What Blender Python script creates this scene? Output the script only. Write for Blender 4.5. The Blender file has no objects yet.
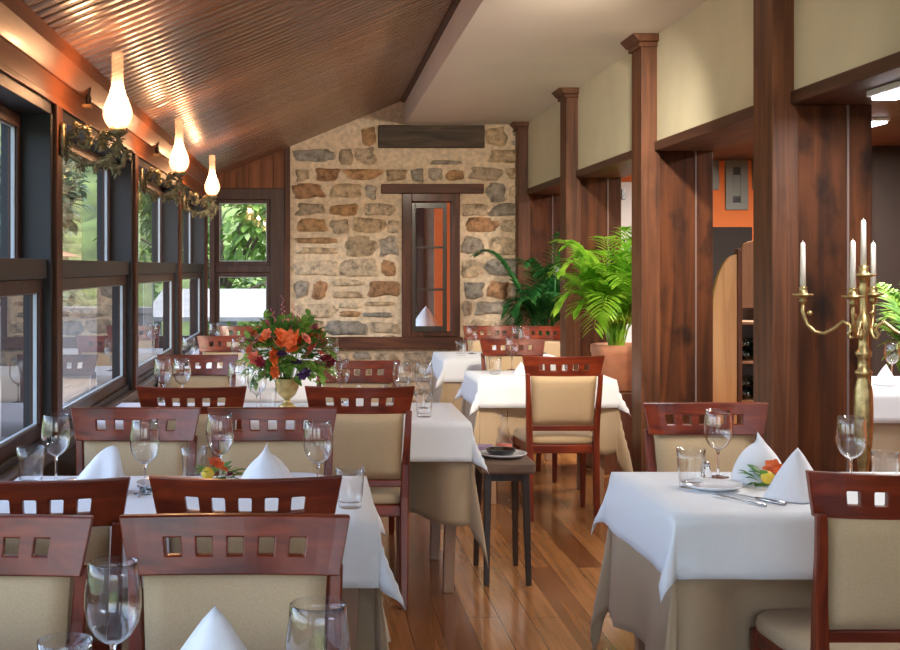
import bpy, bmesh, math, random
from mathutils import Vector, Matrix, noise
random.seed(7)
PI = math.pi
SC = bpy.context.scene
COL = SC.collection
H = 1.43            # camera height
FP = 1250.0         # focal length in pixels of the 900 px frame

# ------------------------------------------------------------------ materials
def new_mat(name):
    m = bpy.data.materials.new(name); m.use_nodes = True
    nt = m.node_tree; b = nt.nodes['Principled BSDF']
    return m, nt, b

def L(nt, a, ao, b, bi): nt.links.new(a.outputs[ao], b.inputs[bi])

def coords(nt, scale=(1, 1, 1), rot=(0, 0, 0)):
    tc = nt.nodes.new('ShaderNodeTexCoord'); mp = nt.nodes.new('ShaderNodeMapping')
    mp.inputs['Scale'].default_value = scale; mp.inputs['Rotation'].default_value = rot
    L(nt, tc, 'Object', mp, 'Vector'); return mp

def ramp(nt, stops):
    r = nt.nodes.new('ShaderNodeValToRGB'); e = r.color_ramp.elements
    while len(e) < len(stops): e.new(0.5)
    for i, (p, c) in enumerate(stops): e[i].position = p; e[i].color = (*c, 1)
    return r

def add_bump(nt, b, src, out, strength, dist=0.01):
    bp = nt.nodes.new('ShaderNodeBump'); bp.inputs['Strength'].default_value = strength
    bp.inputs['Distance'].default_value = dist
    L(nt, src, out, bp, 'Height'); L(nt, bp, 'Normal', b, 'Normal')

def plain(name, c, rough=.5, metal=0, coat=0, nscale=0, namp=.15, bump=0, sheen=0, spec=.5):
    m, nt, b = new_mat(name)
    b.inputs['Roughness'].default_value = rough; b.inputs['Metallic'].default_value = metal
    b.inputs['Coat Weight'].default_value = coat; b.inputs['Coat Roughness'].default_value = .12
    b.inputs['Sheen Weight'].default_value = sheen; b.inputs['Specular IOR Level'].default_value = spec
    b.inputs['Base Color'].default_value = (*c, 1)
    if nscale:
        mp = coords(nt); n = nt.nodes.new('ShaderNodeTexNoise')
        n.inputs['Scale'].default_value = nscale; n.inputs['Detail'].default_value = 5
        L(nt, mp, 'Vector', n, 'Vector')
        r = ramp(nt, [(.3, tuple(v * (1 - namp) for v in c)), (.7, tuple(min(1, v * (1 + namp)) for v in c))])
        L(nt, n, 'Fac', r, 'Fac'); L(nt, r, 'Color', b, 'Base Color')
        if bump: add_bump(nt, b, n, 'Fac', bump)
    return m

def wood(name, dark, light, grain=(14, 14, .9), rough=.35, coat=.3, knots=0, bump=.08, detail=8, spec=.5):
    m, nt, b = new_mat(name); b.inputs['Specular IOR Level'].default_value = spec
    b.inputs['Roughness'].default_value = rough; b.inputs['Coat Weight'].default_value = coat
    b.inputs['Coat Roughness'].default_value = .15
    mp = coords(nt, grain); n = nt.nodes.new('ShaderNodeTexNoise')
    n.inputs['Scale'].default_value = 2.2; n.inputs['Detail'].default_value = detail; n.inputs['Distortion'].default_value = .8
    L(nt, mp, 'Vector', n, 'Vector')
    r = ramp(nt, [(.28, dark), (.52, tuple((a + c) / 2 for a, c in zip(dark, light))), (.72, light)])
    L(nt, n, 'Fac', r, 'Fac')
    out = r
    if knots:
        mk = coords(nt, (3.2, 3.2, 1.7)); k = nt.nodes.new('ShaderNodeTexNoise')
        k.inputs['Scale'].default_value = 2.6; k.inputs['Detail'].default_value = 3
        L(nt, mk, 'Vector', k, 'Vector')
        kr = ramp(nt, [(.30, (.16, .16, .16)), (.46, (1, 1, 1))]); L(nt, k, 'Fac', kr, 'Fac')
        mx = nt.nodes.new('ShaderNodeMixRGB'); mx.blend_type = 'MULTIPLY'; mx.inputs['Fac'].default_value = knots
        L(nt, r, 'Color', mx, 'Color1'); L(nt, kr, 'Color', mx, 'Color2'); out = mx
    L(nt, out, 'Color', b, 'Base Color')
    add_bump(nt, b, n, 'Fac', bump, .005)
    return m

def emit(name, c, s):
    m, nt, b = new_mat(name)
    b.inputs['Base Color'].default_value = (*c, 1)
    b.inputs['Emission Color'].default_value = (*c, 1); b.inputs['Emission Strength'].default_value = s
    return m

def thin_glass(name, ior=1.5, tint=(1, 1, 1), rough=0.0, boost=1.0):
    m = bpy.data.materials.new(name); m.use_nodes = True; nt = m.node_tree; nt.nodes.clear()
    o = nt.nodes.new('ShaderNodeOutputMaterial'); mix = nt.nodes.new('ShaderNodeMixShader')
    t = nt.nodes.new('ShaderNodeBsdfTransparent'); t.inputs['Color'].default_value = (*tint, 1)
    g = nt.nodes.new('ShaderNodeBsdfGlossy'); g.inputs['Roughness'].default_value = rough
    f = nt.nodes.new('ShaderNodeFresnel'); f.inputs['IOR'].default_value = ior
    mu = nt.nodes.new('ShaderNodeMath'); mu.operation = 'MULTIPLY'; mu.inputs[1].default_value = boost; mu.use_clamp = True
    # both sides of a pane read as entering glass
    geo = nt.nodes.new('ShaderNodeNewGeometry')
    L(nt, geo, 'Incoming', f, 'Normal')
    lw = nt.nodes.new('ShaderNodeLayerWeight'); lw.inputs['Blend'].default_value = .5
    pw = nt.nodes.new('ShaderNodeMath'); pw.operation = 'POWER'; pw.inputs[1].default_value = 3.2
    L(nt, lw, 'Facing', pw, 0)
    ad = nt.nodes.new('ShaderNodeMath'); ad.operation = 'ADD'; ad.inputs[1].default_value = .05
    L(nt, pw, 0, ad, 0); L(nt, ad, 0, mu, 0)
    L(nt, mu, 0, mix, 'Fac'); L(nt, t, 0, mix, 1); L(nt, g, 0, mix, 2); L(nt, mix, 0, o, 'Surface')
    nt.nodes.remove(f)
    return m

def leafmat(name, c1, c2, trans=.35):
    m, nt, b = new_mat(name)
    b.inputs['Roughness'].default_value = .45
    mp = coords(nt); n = nt.nodes.new('ShaderNodeTexNoise'); n.inputs['Scale'].default_value = 9
    L(nt, mp, 'Vector', n, 'Vector'); r = ramp(nt, [(.35, c1), (.65, c2)])
    L(nt, n, 'Fac', r, 'Fac'); L(nt, r, 'Color', b, 'Base Color')
    t = nt.nodes.new('ShaderNodeBsdfTranslucent'); L(nt, r, 'Color', t, 'Color')
    mix = nt.nodes.new('ShaderNodeMixShader'); mix.inputs['Fac'].default_value = trans
    L(nt, b, 0, mix, 1); L(nt, t, 0, mix, 2)
    L(nt, mix, 0, nt.nodes['Material Output'], 'Surface')
    return m

M = {}
M['mahogany'] = wood('mahogany varnish', (.075, .009, .004), (.27, .042, .012), (9, 9, 1.6), .34, .2, spec=.4)
M['mahogany_x'] = wood('mahogany crest', (.075, .009, .004), (.30, .045, .013), (1.6, 9, 9), .34, .22, spec=.4)
M['uphol'] = plain('cream upholstery', (.56, .405, .235), .8, nscale=260, namp=.08, bump=.05, sheen=.1)
M['bead'] = plain('pale glazing bead', (.42, .48, .52), .4)
M['jamb'] = plain('dark slate jamb', (.022, .024, .030), .5)
M['pier'] = wood('dark knotty pine', (.032, .009, .003), (.155, .046, .013), (7, 7, .55), .6, 0, knots=.85, spec=.25)
M['post'] = wood('stained post wood', (.055, .018, .008), (.19, .07, .03), (10, 10, .5), .5, 0, knots=.35, spec=.3)
M['beam'] = wood('stained beam wood', (.045, .018, .010), (.13, .058, .034), (8, .6, 8), .5, 0, spec=.3)
M['frieze'] = wood('orange frieze wood', (.17, .045, .013), (.31, .092, .026), (8, .5, 8), .45, .1, spec=.35)
M['frame'] = wood('window frame wood', (.035, .015, .012), (.085, .040, .032), (9, 9, .8), .45, .05, spec=.35)
M['frame_x'] = wood('grey sill wood', (.06, .045, .04), (.16, .13, .12), (9, .8, 9), .45, .2)
M['darkwood'] = wood('very dark wood', (.012, .006, .004), (.05, .024, .014), (8, 8, .8), .45, .2)
M['lintel'] = wood('weathered lintel oak', (.035, .024, .016), (.13, .09, .06), (1, 8, 8), .7, 0, bump=.5)
M['redwood'] = wood('reddish joinery', (.045, .014, .007), (.15, .048, .022), (8, 8, .8), .5, .05, spec=.3)
M['sillwood'] = wood('reddish ledge', (.05, .016, .008), (.16, .055, .027), (.8, 8, 8), .5, 0, spec=.3)
M['boards'] = wood('gable boards', (.13, .04, .014), (.28, .10, .036), (6, 6, .4), .55, 0, spec=.3)
M['pine'] = wood('pale pine', (.55, .27, .10), (.75, .42, .18), (7, 7, .6), .45, .2)
M['rackwood'] = wood('rack board', (.2, .08, .03), (.34, .15, .06), (7, 7, .6), .45, .2)
M['stoolwood'] = wood('worn stool wood', (.10, .06, .04), (.2, .125, .09), (1, 7, 7), .6, .1)
M['legwood'] = wood('light table leg', (.3, .17, .10), (.42, .26, .16), (8, 8, .8), .5, .2)
M['ceilwood'] = wood('ceiling tongue and groove', (.15, .070, .040), (.33, .175, .105), (.5, 9, .5), .27, .3, bump=.03)
M['cream'] = plain('cream green plaster', (.70, .66, .49), .85, nscale=3, namp=.04, bump=.05)
M['white_ceil'] = plain('ceiling paint', (.76, .69, .59), .9, nscale=2, namp=.03)
M['orange'] = plain('orange plaster', (.80, .20, .05), .8, nscale=3, namp=.06)
M['darkwall'] = plain('dark brown wall', (.014, .008, .006), .8, nscale=4, namp=.2)
M['brass'] = plain('aged brass', (.46, .35, .16), .36, .9, nscale=40, namp=.3)
M['bronze'] = plain('antique gilded bronze', (.34, .30, .18), .45, .6, nscale=60, namp=.5, bump=.3)
M['candle'] = plain('candle wax', (.85, .82, .76), .5)
M['porcelain'] = plain('porcelain', (.78, .80, .84), .15, coat=.5)
M['steel'] = plain('cutlery steel', (.55, .56, .58), .22, 1)
M['black'] = plain('black ceramic', (.012, .012, .014), .25, coat=.5)
M['vase'] = plain('golden vase', (.60, .42, .17), .3, .5, nscale=30, namp=.3)
M['terracotta'] = plain('terracotta', (.50, .20, .10), .7, nscale=12, namp=.15, bump=.1)
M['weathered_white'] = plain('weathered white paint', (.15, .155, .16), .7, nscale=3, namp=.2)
M['white_paint'] = plain('white paint', (.80, .80, .80), .5)
M['pewter'] = plain('pewter frame', (.22, .22, .2), .5, .3)
M['picture'] = plain('dark print', (.05, .05, .055), .4, nscale=14, namp=.8)
M['lightstrip'] = emit('lit strip', (.86, .9, 1.0), 3)
M['stripbead'] = plain('pale bead', (.22, .15, .13), .5)
M['glass'] = thin_glass('window glass', boost=1.0)
M['wineglass'] = thin_glass('wine glass shell', boost=1.1)
gm, nt, b = new_mat('solid clear glass')
b.inputs['Transmission Weight'].default_value = 1; b.inputs['Roughness'].default_value = 0; b.inputs['IOR'].default_value = 1.45
b.inputs['Base Color'].default_value = (.97, .98, 1, 1)
M['solidglass'] = gm
M['leaf_lime'] = leafmat('lime palm leaf', (.20, .50, .03), (.50, .80, .09))
M['leaf_dark'] = leafmat('dark palm leaf', (.03, .19, .05), (.10, .38, .10))
M['leaf_mid'] = leafmat('bouquet leaf', (.04, .17, .03), (.30, .50, .09))
M['leaf_tree'] = leafmat('tree leaf', (.07, .15, .025), (.22, .34, .07))
M['leaf_tree2'] = leafmat('bluish tree leaf', (.045, .085, .06), (.11, .17, .12))
M['trunk'] = plain('bark', (.10, .07, .05), .9, nscale=10, namp=.4, bump=.4)
M['fl_orange'] = plain('orange petals', (.85, .15, .03), .6, nscale=30, namp=.3)
M['fl_coral'] = plain('coral petals', (.80, .22, .16), .6, nscale=30, namp=.3)
M['fl_red'] = plain('wine red petals', (.30, .02, .05), .6, nscale=30, namp=.3)
M['fl_purple'] = plain('deep purple petals', (.06, .02, .09), .6)
M['fl_pink'] = plain('pink spikes', (.60, .16, .22), .7)
M['fl_yellow'] = plain('yellow berries', (.80, .55, .05), .5)
M['fl_white'] = plain('white petals', (.8, .78, .74), .6)
M['lilac'] = plain('lilac cloth', (.42, .30, .45), .8)
M['deck'] = wood('grey decking', (.11, .095, .08), (.21, .18, .155), (9, .7, 9), .7, 0, bump=.3)
M['hill'] = plain('wooded hillside', (.085, .125, .035), .95, nscale=.9, namp=.6, bump=.5)
M['lawn'] = plain('lawn', (.05, .09, .02), .95, nscale=5, namp=.4)
M['facade'] = plain('grey beige facade', (.27, .235, .19), .9, nscale=6, namp=.2)
M['cork'] = plain('bottle foil', (.25, .22, .2), .4, .5)
M['bottle'] = plain('dark bottle glass', (.01, .014, .012), .08, coat=1)

def cloth_mat(name, c, fleck):
    m, nt, b = new_mat(name); b.inputs['Roughness'].default_value = .85; b.inputs['Sheen Weight'].default_value = .15
    mp = coords(nt, (260, 260, 260)); n = nt.nodes.new('ShaderNodeTexNoise'); n.inputs['Scale'].default_value = 1.4
    L(nt, mp, 'Vector', n, 'Vector'); r = ramp(nt, [(.3, tuple(v * (1 - fleck) for v in c)), (.7, c)])
    L(nt, n, 'Fac', r, 'Fac'); L(nt, r, 'Color', b, 'Base Color'); add_bump(nt, b, n, 'Fac', .12, .002)
    return m
M['white_cloth'] = cloth_mat('white linen', (.80, .82, .85), .07)
M['napkin'] = cloth_mat('white napkin linen', (.84, .85, .90), .04)
M['cream_cloth'] = cloth_mat('sand coloured cloth', (.48, .355, .225), .10)

# floor boards running away from the camera
m, nt, b = new_mat('polished floor boards'); M['floor'] = m
b.inputs['Roughness'].default_value = .24; b.inputs['Coat Weight'].default_value = .35; b.inputs['Coat Roughness'].default_value = .12
mp = coords(nt, (1, 1, 1), (0, 0, PI / 2)); br = nt.nodes.new('ShaderNodeTexBrick')
br.inputs['Scale'].default_value = 1; br.inputs['Brick Width'].default_value = 1.7; br.inputs['Row Height'].default_value = .125
br.inputs['Mortar Size'].default_value = .002; br.inputs['Bias'].default_value = -.1
br.inputs['Color1'].default_value = (.20, .066, .018, 1); br.inputs['Color2'].default_value = (.52, .23, .075, 1)
br.inputs['Mortar'].default_value = (.05, .02, .01, 1); L(nt, mp, 'Vector', br, 'Vector')
mg = coords(nt, (12, .7, 1)); n = nt.nodes.new('ShaderNodeTexNoise'); n.inputs['Scale'].default_value = 2.4; n.inputs['Detail'].default_value = 7
L(nt, mg, 'Vector', n, 'Vector'); gr = ramp(nt, [(.3, (.6, .55, .5)), (.7, (1.1, 1.1, 1.1))]); L(nt, n, 'Fac', gr, 'Fac')
mx = nt.nodes.new('ShaderNodeMixRGB'); mx.blend_type = 'MULTIPLY'; mx.inputs['Fac'].default_value = 1
L(nt, br, 'Color', mx, 'Color1'); L(nt, gr, 'Color', mx, 'Color2'); L(nt, mx, 'Color', b, 'Base Color')
add_bump(nt, b, n, 'Fac', .06, .004)

# stone wall: colour attribute holds the tone of each stone
m, nt, b = new_mat('rubble stone'); M['stone'] = m
b.inputs['Roughness'].default_value = .92
at = nt.nodes.new('ShaderNodeAttribute'); at.attribute_name = 'tone'
mp = coords(nt); n = nt.nodes.new('ShaderNodeTexNoise'); n.inputs['Scale'].default_value = 15; n.inputs['Detail'].default_value = 8; n.inputs['Roughness'].default_value = .7
L(nt, mp, 'Vector', n, 'Vector'); gr = ramp(nt, [(.36, (.34, .31, .29)), (.48, (.85, .83, .80)), (.68, (1.45, 1.38, 1.28))]); L(nt, n, 'Fac', gr, 'Fac')
mx = nt.nodes.new('ShaderNodeMixRGB'); mx.blend_type = 'MULTIPLY'; mx.inputs['Fac'].default_value = .9
L(nt, at, 'Color', mx, 'Color1'); L(nt, gr, 'Color', mx, 'Color2'); L(nt, mx, 'Color', b, 'Base Color')
add_bump(nt, b, n, 'Fac', .7, .02)
M['mortar'] = plain('lime mortar', (.74, .60, .43), .95, nscale=22, namp=.2, bump=.5)

# frosted lamp glass
m = bpy.data.materials.new('frosted lamp glass'); m.use_nodes = True; nt = m.node_tree; nt.nodes.clear(); M['chimney'] = m
o = nt.nodes.new('ShaderNodeOutputMaterial'); t = nt.nodes.new('ShaderNodeBsdfTranslucent'); t.inputs['Color'].default_value = (.42, .28, .23, 1)
tr = nt.nodes.new('ShaderNodeBsdfTransparent'); tr.inputs['Color'].default_value = (1, .9, .85, 1)
gl = nt.nodes.new('ShaderNodeBsdfPrincipled'); gl.inputs['Base Color'].default_value = (.9, .8, .76, 1); gl.inputs['Roughness'].default_value = .15
m1 = nt.nodes.new('ShaderNodeMixShader'); m1.inputs['Fac'].default_value = .86; m2 = nt.nodes.new('ShaderNodeMixShader'); m2.inputs['Fac'].default_value = .12
L(nt, t, 0, m1, 1); L(nt, tr, 0, m1, 2); L(nt, m1, 0, m2, 1); L(nt, gl, 0, m2, 2); L(nt, m2, 0, o, 'Surface')
M['bulb'] = emit('warm lamp flame', (1, .72, .42), 14)

# ------------------------------------------------------------------ mesh helpers
class MB:
    def __init__(s): s.v = []; s.f = []; s.m = []; s.sm = []; s.mi = 0; s.smooth = False
    def face(s, idx): s.f.append(tuple(idx)); s.m.append(s.mi); s.sm.append(s.smooth)
    def box(s, x0, x1, y0, y1, z0, z1):
        n = len(s.v)
        s.v += [(x, y, z) for z in (z0, z1) for y in (y0, y1) for x in (x0, x1)]
        for q in ((0, 2, 3, 1), (4, 5, 7, 6), (0, 1, 5, 4), (2, 6, 7, 3), (0, 4, 6, 2), (1, 3, 7, 5)): s.face([n + i for i in q])
        return s
    def prism(s, poly, axis, a, b):
        """poly in the two other axes, extruded along axis from a to b"""
        n = len(s.v); k = len(poly)
        for t in (a, b):
            for (p, q) in poly:
                s.v.append({'x': (t, p, q), 'y': (p, t, q), 'z': (p, q, t)}[axis])
        s.face([n + i for i in range(k)][::-1]); s.face([n + k + i for i in range(k)])
        for i in range(k): s.face((n + i, n + (i + 1) % k, n + k + (i + 1) % k, n + k + i))
        return s
    def sweep_box(s, pts, sizes):
        """horizontal rectangles stacked along pts; a leg or post"""
        n = len(s.v)
        for (x, y, z), (w, d) in zip(pts, sizes):
            for sx, sy in ((-1, -1), (1, -1), (1, 1), (-1, 1)): s.v.append((x + sx * w / 2, y + sy * d / 2, z))
        for i in range(len(pts) - 1):
            for j in range(4):
                a = n + i * 4 + j; c = n + i * 4 + (j + 1) % 4
                s.face((a, c, c + 4, a + 4))
        s.face((n, n + 3, n + 2, n + 1)); e = n + (len(pts) - 1) * 4; s.face((e, e + 1, e + 2, e + 3)); return s
    def tube(s, pts, radii, k=8, cap=True):
        n = len(s.v); pts = [Vector(p) for p in pts]
        if not hasattr(radii, '__len__'): radii = [radii] * len(pts)
        up = Vector((0, 0, 1)); sm = s.smooth; s.smooth = True
        t0 = (pts[1] - pts[0]).normalized()
        a = t0.cross(up) if abs(t0.z) < .95 else t0.cross(Vector((1, 0, 0)))
        a.normalize()
        for i, p in enumerate(pts):
            t = (pts[min(i + 1, len(pts) - 1)] - pts[max(i - 1, 0)]).normalized()
            a = (a - t * a.dot(t)); a.normalize(); c = t.cross(a)
            for j in range(k):
                an = 2 * PI * j / k; s.v.append(tuple(p + (a * math.cos(an) + c * math.sin(an)) * radii[i]))
        for i in range(len(pts) - 1):
            for j in range(k):
                q = n + i * k + j; r = n + i * k + (j + 1) % k
                s.face((q, r, r + k, q + k))
        if cap:
            s.face([n + j for j in range(k)][::-1]); s.face([n + (len(pts) - 1) * k + j for j in range(k)])
        s.smooth = sm; return s
    def lathe(s, prof, k=20, c=(0, 0, 0), sx=1, sy=1):
        n = len(s.v); sm = s.smooth; s.smooth = True
        for (r, z) in prof:
            for j in range(k):
                an = 2 * PI * j / k; s.v.append((c[0] + sx * r * math.cos(an), c[1] + sy * r * math.sin(an), c[2] + z))
        for i in range(len(prof) - 1):
            for j in range(k):
                q = n + i * k + j; r = n + i * k + (j + 1) % k
                s.face((q, r, r + k, q + k))
        if prof[0][0] > 1e-5: s.face([n + j for j in range(k)][::-1])
        if prof[-1][0] > 1e-5: s.face([n + (len(prof) - 1) * k + j for j in range(k)])
        s.smooth = sm; return s
    def ball(s, c, r, k=10, sz=1):
        return s.lathe([(max(1e-6, r * math.sin(PI * i / k)), -r * sz * math.cos(PI * i / k)) for i in range(k + 1)], k + 4, c)
    def build(s, name, mats, parent=None, bevel=0, solid=0, sub=0, loc=None, rz=0):
        me = bpy.data.meshes.new(name); me.from_pydata(s.v, [], s.f)
        if not isinstance(mats, (list, tuple)): mats = [mats]
        for mm in mats: me.materials.append(mm)
        me.polygons.foreach_set('material_index', s.m); me.polygons.foreach_set('use_smooth', s.sm)
        bm = bmesh.new(); bm.from_mesh(me)
        bmesh.ops.remove_doubles(bm, verts=bm.verts, dist=1e-6)
        bmesh.ops.recalc_face_normals(bm, faces=bm.faces); bm.to_mesh(me); bm.free(); me.update()
        o = bpy.data.objects.new(name, me); COL.objects.link(o)
        if parent: o.parent = parent
        if loc is not None: o.location = loc
        if rz: o.rotation_euler.z = rz
        if solid:
            q = o.modifiers.new('Solidify', 'SOLIDIFY'); q.thickness = solid; q.offset = 0
        if bevel:
            q = o.modifiers.new('Bevel', 'BEVEL'); q.width = bevel; q.segments = 2; q.limit_method = 'ANGLE'; q.angle_limit = .6
        if sub:
            q = o.modifiers.new('Subsurf', 'SUBSURF'); q.levels = sub; q.render_levels = sub
        return o

def tag(o, label, cat, group=None, kind=None):
    o['label'] = label
    o['category'] = cat
    if group: o['group'] = group
    if kind: o['kind'] = kind
    return o
def structure(o): o['kind'] = 'structure'; return o
def empty(name, loc=(0, 0, 0), rz=0, s=1):
    o = bpy.data.objects.new(name, None); COL.objects.link(o); o.location = loc; o.rotation_euler.z = rz
    o.empty_display_size = .1; o.scale = (s, s, s); return o
def copy_tree(root, loc, rz, label, group=None, s=1):
    r = root.copy(); COL.objects.link(r); r.location = loc; r.rotation_euler = (0, 0, rz); r.scale = (s, s, s)
    r['label'] = label
    if group: r['group'] = group
    for ch in list(root.children):
        c = ch.copy(); COL.objects.link(c); c.parent = r
        for g in list(ch.children):
            d = g.copy(); COL.objects.link(d); d.parent = c
    return r
class Stock:
    """first call uses the prototype, later calls copy it"""
    def __init__(s, proto): s.p = proto; s.used = False
    def put(s, loc, rz, label, group=None, sc=1):
        if not s.used:
            s.used = True; s.p.location = loc; s.p.rotation_euler = (0, 0, rz); s.p.scale = (sc, sc, sc); s.p['label'] = label
            if group: s.p['group'] = group
            return s.p
        return copy_tree(s.p, loc, rz, label, group or s.p.get('group'), sc)

# ------------------------------------------------------------------ the shell
XL, XW, XP, D = -1.015, 2.03, 2.37, 12.1
YB = -1.2
ZC = 2.81
structure(MB().box(-1.25, 6.6, YB, 15.2, -.06, 0).build('floor', M['floor']))

# sloped tongue-and-groove ceiling: crowned boards running across the room
def zc(x): return 2.30 + .41 * (x + .96)
mb = MB(); mb.smooth = False
pw = .098; y = YB; k = 0
prof = []
while y < D:
    for t, dz in ((0, .007), (.010, .0008), (.05, 0), (.088, .0008), (.098, .007)):
        prof.append((y + t, dz))
    y += pw
x0, x1 = -1.02, .87
n0 = len(mb.v)
for (yy, dz) in prof:
    mb.v.append((x0, yy, zc(x0) + dz)); mb.v.append((x1, yy, zc(x1) + dz))
for i in range(len(prof) - 1):
    a = n0 + 2 * i; mb.smooth = (i % 5) in (1, 2); mb.face((a, a + 1, a + 3, a + 2))
mb.smooth = False
mb.prism([(x0 - .2, zc(x0) + .05), (x1, zc(x1) + .05), (x1, zc(x1) + .12), (x0 - .2, zc(x0) + .12)], 'y', YB, D)
structure(mb.build('ceiling', M['ceilwood']))
# flat plaster ceiling with its vertical step
mb = MB(); mb.box(.87, XP, YB, D, ZC, ZC + .35)
structure(mb.build('ceiling_flat', M['white_ceil']))
structure(MB().box(.835, .872, YB, D - .01, 3.02, 3.07).build('trim_1', M['beam']))

# right wall: cream band, fascia, posts and piers
PY = [0.75, 2.95, 5.297, 7.42, 9.65, 11.9]
structure(MB().box(XW, XP, YB, D, 2.17, ZC).build('wall_right', M['cream']))
structure(MB().box(XW - .015, XP + .01, YB, D, 2.12, 2.175).build('trim_2', M['beam'], bevel=.004))
for i, yp in enumerate(PY):
    mb = MB(); dd = .23 if i < 5 else .2
    mb.box(XW - .093, XW + .02, yp, yp + dd, 0, ZC - .06)
    mb.box(XW - .11, XW + .02, yp - .018, yp + dd + .018, ZC - .075, ZC - .045)
    mb.prism([(XW - .155, ZC - .001), (XW + .02, ZC - .001), (XW + .02, ZC - .045), (XW - .115, ZC - .045)], 'y', yp - .045, yp + dd + .045 if i < 5 else D - .005)
    structure(mb.build('trim_%d' % (3 + i), M['post'], bevel=.004))
    p = MB(); p.box(XW + .021, XP - .108, yp + .02, yp + dd, 0, 2.12)
    p.box(XP - .10, XP, yp + .022, yp + dd, 0, 2.12)
    e = structure(p.build('wall_pier_%d' % (i + 1), M['pier'], bevel=.004))
    structure(MB().box(XP - .109, XP - .099, yp + .016, yp + .06, 0, 2.12).build('bead', M['stripbead'], e))

mb = MB(); mb.box(XL - .2, -.55, YB - .15, YB, 0, 3.2); mb.box(1.5, 6.6, YB - .15, YB, 0, 2.0); mb.box(-.55, 1.5, YB - .15, YB, 2.15, 3.2); mb.box(1.5, XP + .1, YB - .15, YB, 2.0, 3.2)
structure(mb.build('wall_front_light_block', M['cream']))  # unseen wall behind the camera, added to cut frontal sky light
# ---------------------------------------------------------------- left window wall
YP = [.3, 2.6, 4.92, 7.05, 9.4, 11.65]
structure(MB().box(XL - .2, XL, YB, D, 0, .70).build('wall_left', M['darkwood']))
structure(MB().box(XL - .2, XL + .03, YB, D, .70, .745).build('trim_9', M['frame_x'], bevel=.005))
mb = MB(); mb.box(XL - .2, XL, YB, D, 2.065, 2.42)
structure(mb.build('wall_left_frieze', M['frieze']))
mb = MB(); mb.prism([(XL, 2.17), (XL + .012, 2.17), (XL + .05, 2.245), (XL + .058, 2.30), (XL, 2.30)], 'y', YB, D)
mb.box(XL, XL + .012, YB, D, 2.062, 2.085)
structure(mb.build('trim_10', M['frieze'], bevel=.003))
for i, yp in enumerate(YP):
    mb = MB(); mb.box(XL - .2, XL + .012, yp - .055, yp + .055, .745, 2.065)
    structure(mb.build('trim_%d' % (11 + i), M['redwood'], bevel=.006))

def sash(parent, plane, a, b, z0, z1, fw=.055, axis='y', t=.04, name='sash'):
    """a framed pane in the plane x=plane (axis y) or y=plane (axis x)"""
    mb = MB()
    def bx(p, q, r, s):
        if axis == 'y': mb.box(plane - t / 2, plane + t / 2, p, q, r, s)
        else: mb.box(p, q, plane - t / 2, plane + t / 2, r, s)
    bx(a, b, z0, z0 + fw); bx(a, b, z1 - fw, z1); bx(a, a + fw, z0 + fw, z1 - fw); bx(b - fw, b, z0 + fw, z1 - fw)
    s = mb.build(name, M['frame'], parent, bevel=.004)
    mb = MB(); q_ = .007; f_ = fw + q_; t = .014
    bx(a + fw, b - fw, z0 + fw, z0 + f_); bx(a + fw, b - fw, z1 - f_, z1 - fw); bx(a + fw, a + f_, z0 + f_, z1 - f_); bx(b - f_, b - fw, z0 + f_, z1 - f_)
    mb.build('glazing_bead', M['bead'], s)
    g = MB()
    def gb(p, q, r, s_):
        if axis == 'y': g.v += [(plane, p, r), (plane, q, r), (plane, q, s_), (plane, p, s_)]
        else: g.v += [(p, plane, r), (q, plane, r), (q, plane, s_), (p, plane, s_)]
        n = len(g.v) - 4; g.face((n, n + 1, n + 2, n + 3))
    gb(a + fw, b - fw, z0 + fw, z1 - fw)
    g.build('pane', M['glass'], s)
    return s
ends = [YB] + YP + [D]
wn = 1
for i in range(len(ends) - 1):
    a = ends[i] + (.055 if i else 0); b = ends[i + 1] - .055
    if b - a < .35: continue
    w = structure(empty('window_%d' % wn, (0, 0, 0))); wn += 1
    mb = MB(); mb.box(XL - .2, XL - .005, a, a + .03, .745, 2.065); mb.box(XL - .2, XL - .005, b - .035, b, .745, 2.065)
    mb.box(XL - .2, XL - .005, a, b, 2.02, 2.065); mb.box(XL - .2, XL - .02, a, b, .745, .775)
    mb.box(XL - .115, XL - .02, a, b, 1.385, 1.46)
    mb.build('window_frame', M['jamb'], w, bevel=.003)
    sash(w, XL - .055, a + .03, b - .035, .775, 1.385, .05, name='lower_sash')
    sash(w, XL - .14, a + .03, b - .035, 1.40, 2.02, .05, name='upper_sash')

# ---------------------------------------------------------------- end wall
def fx(x): return (x - 315) / FP * D
def fz(y): return H - (y - 267) / FP * D
# gable boards above the end window and wall under it
mb = MB()
mb.prism([(XL - .2, 2.14), (-.29, 2.14), (-.29, zc(-.29) + .04), (XL - .2, zc(XL - .2) + .04)], 'y', D, D + .3)
xx = -1.0
while xx < -.3:
    mb.box(xx, min(xx + .112, -.292), D - .012, D, 2.19, zc(xx) - .005); xx += .12
structure(mb.build('wall_back_boards', M['boards'], bevel=.004))
structure(MB().box(XL - .2, -.29, D, D + .3, 0, .66).build('wall_back_dado', M['darkwood']))
structure(MB().box(-.295, -.24, D - .035, D + .3, .0, zc(-.27) + .02).build('trim_20', M['redwood'], bevel=.004))
w = structure(empty('window_20'))
mb = MB(); mb.box(-1.02, -.295, D - .02, D + .1, 2.09, 2.19); mb.box(-1.02, -.93 - .04, D - .02, D + .1, .70, 2.09)
mb.box(-.43, -.295, D - .02, D + .1, .70, 2.09); mb.box(-1.02, -.295, D - .03, D + .1, .66, .72)
mb.box(-.97, -.43, D, D + .1, 1.375, 1.445)
mb.build('window_frame', M['frame'], w, bevel=.004)
sash(w, D + .06, -.97, -.43, 1.445, 2.09, .04, 'x', .03, 'upper_sash')
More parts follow.
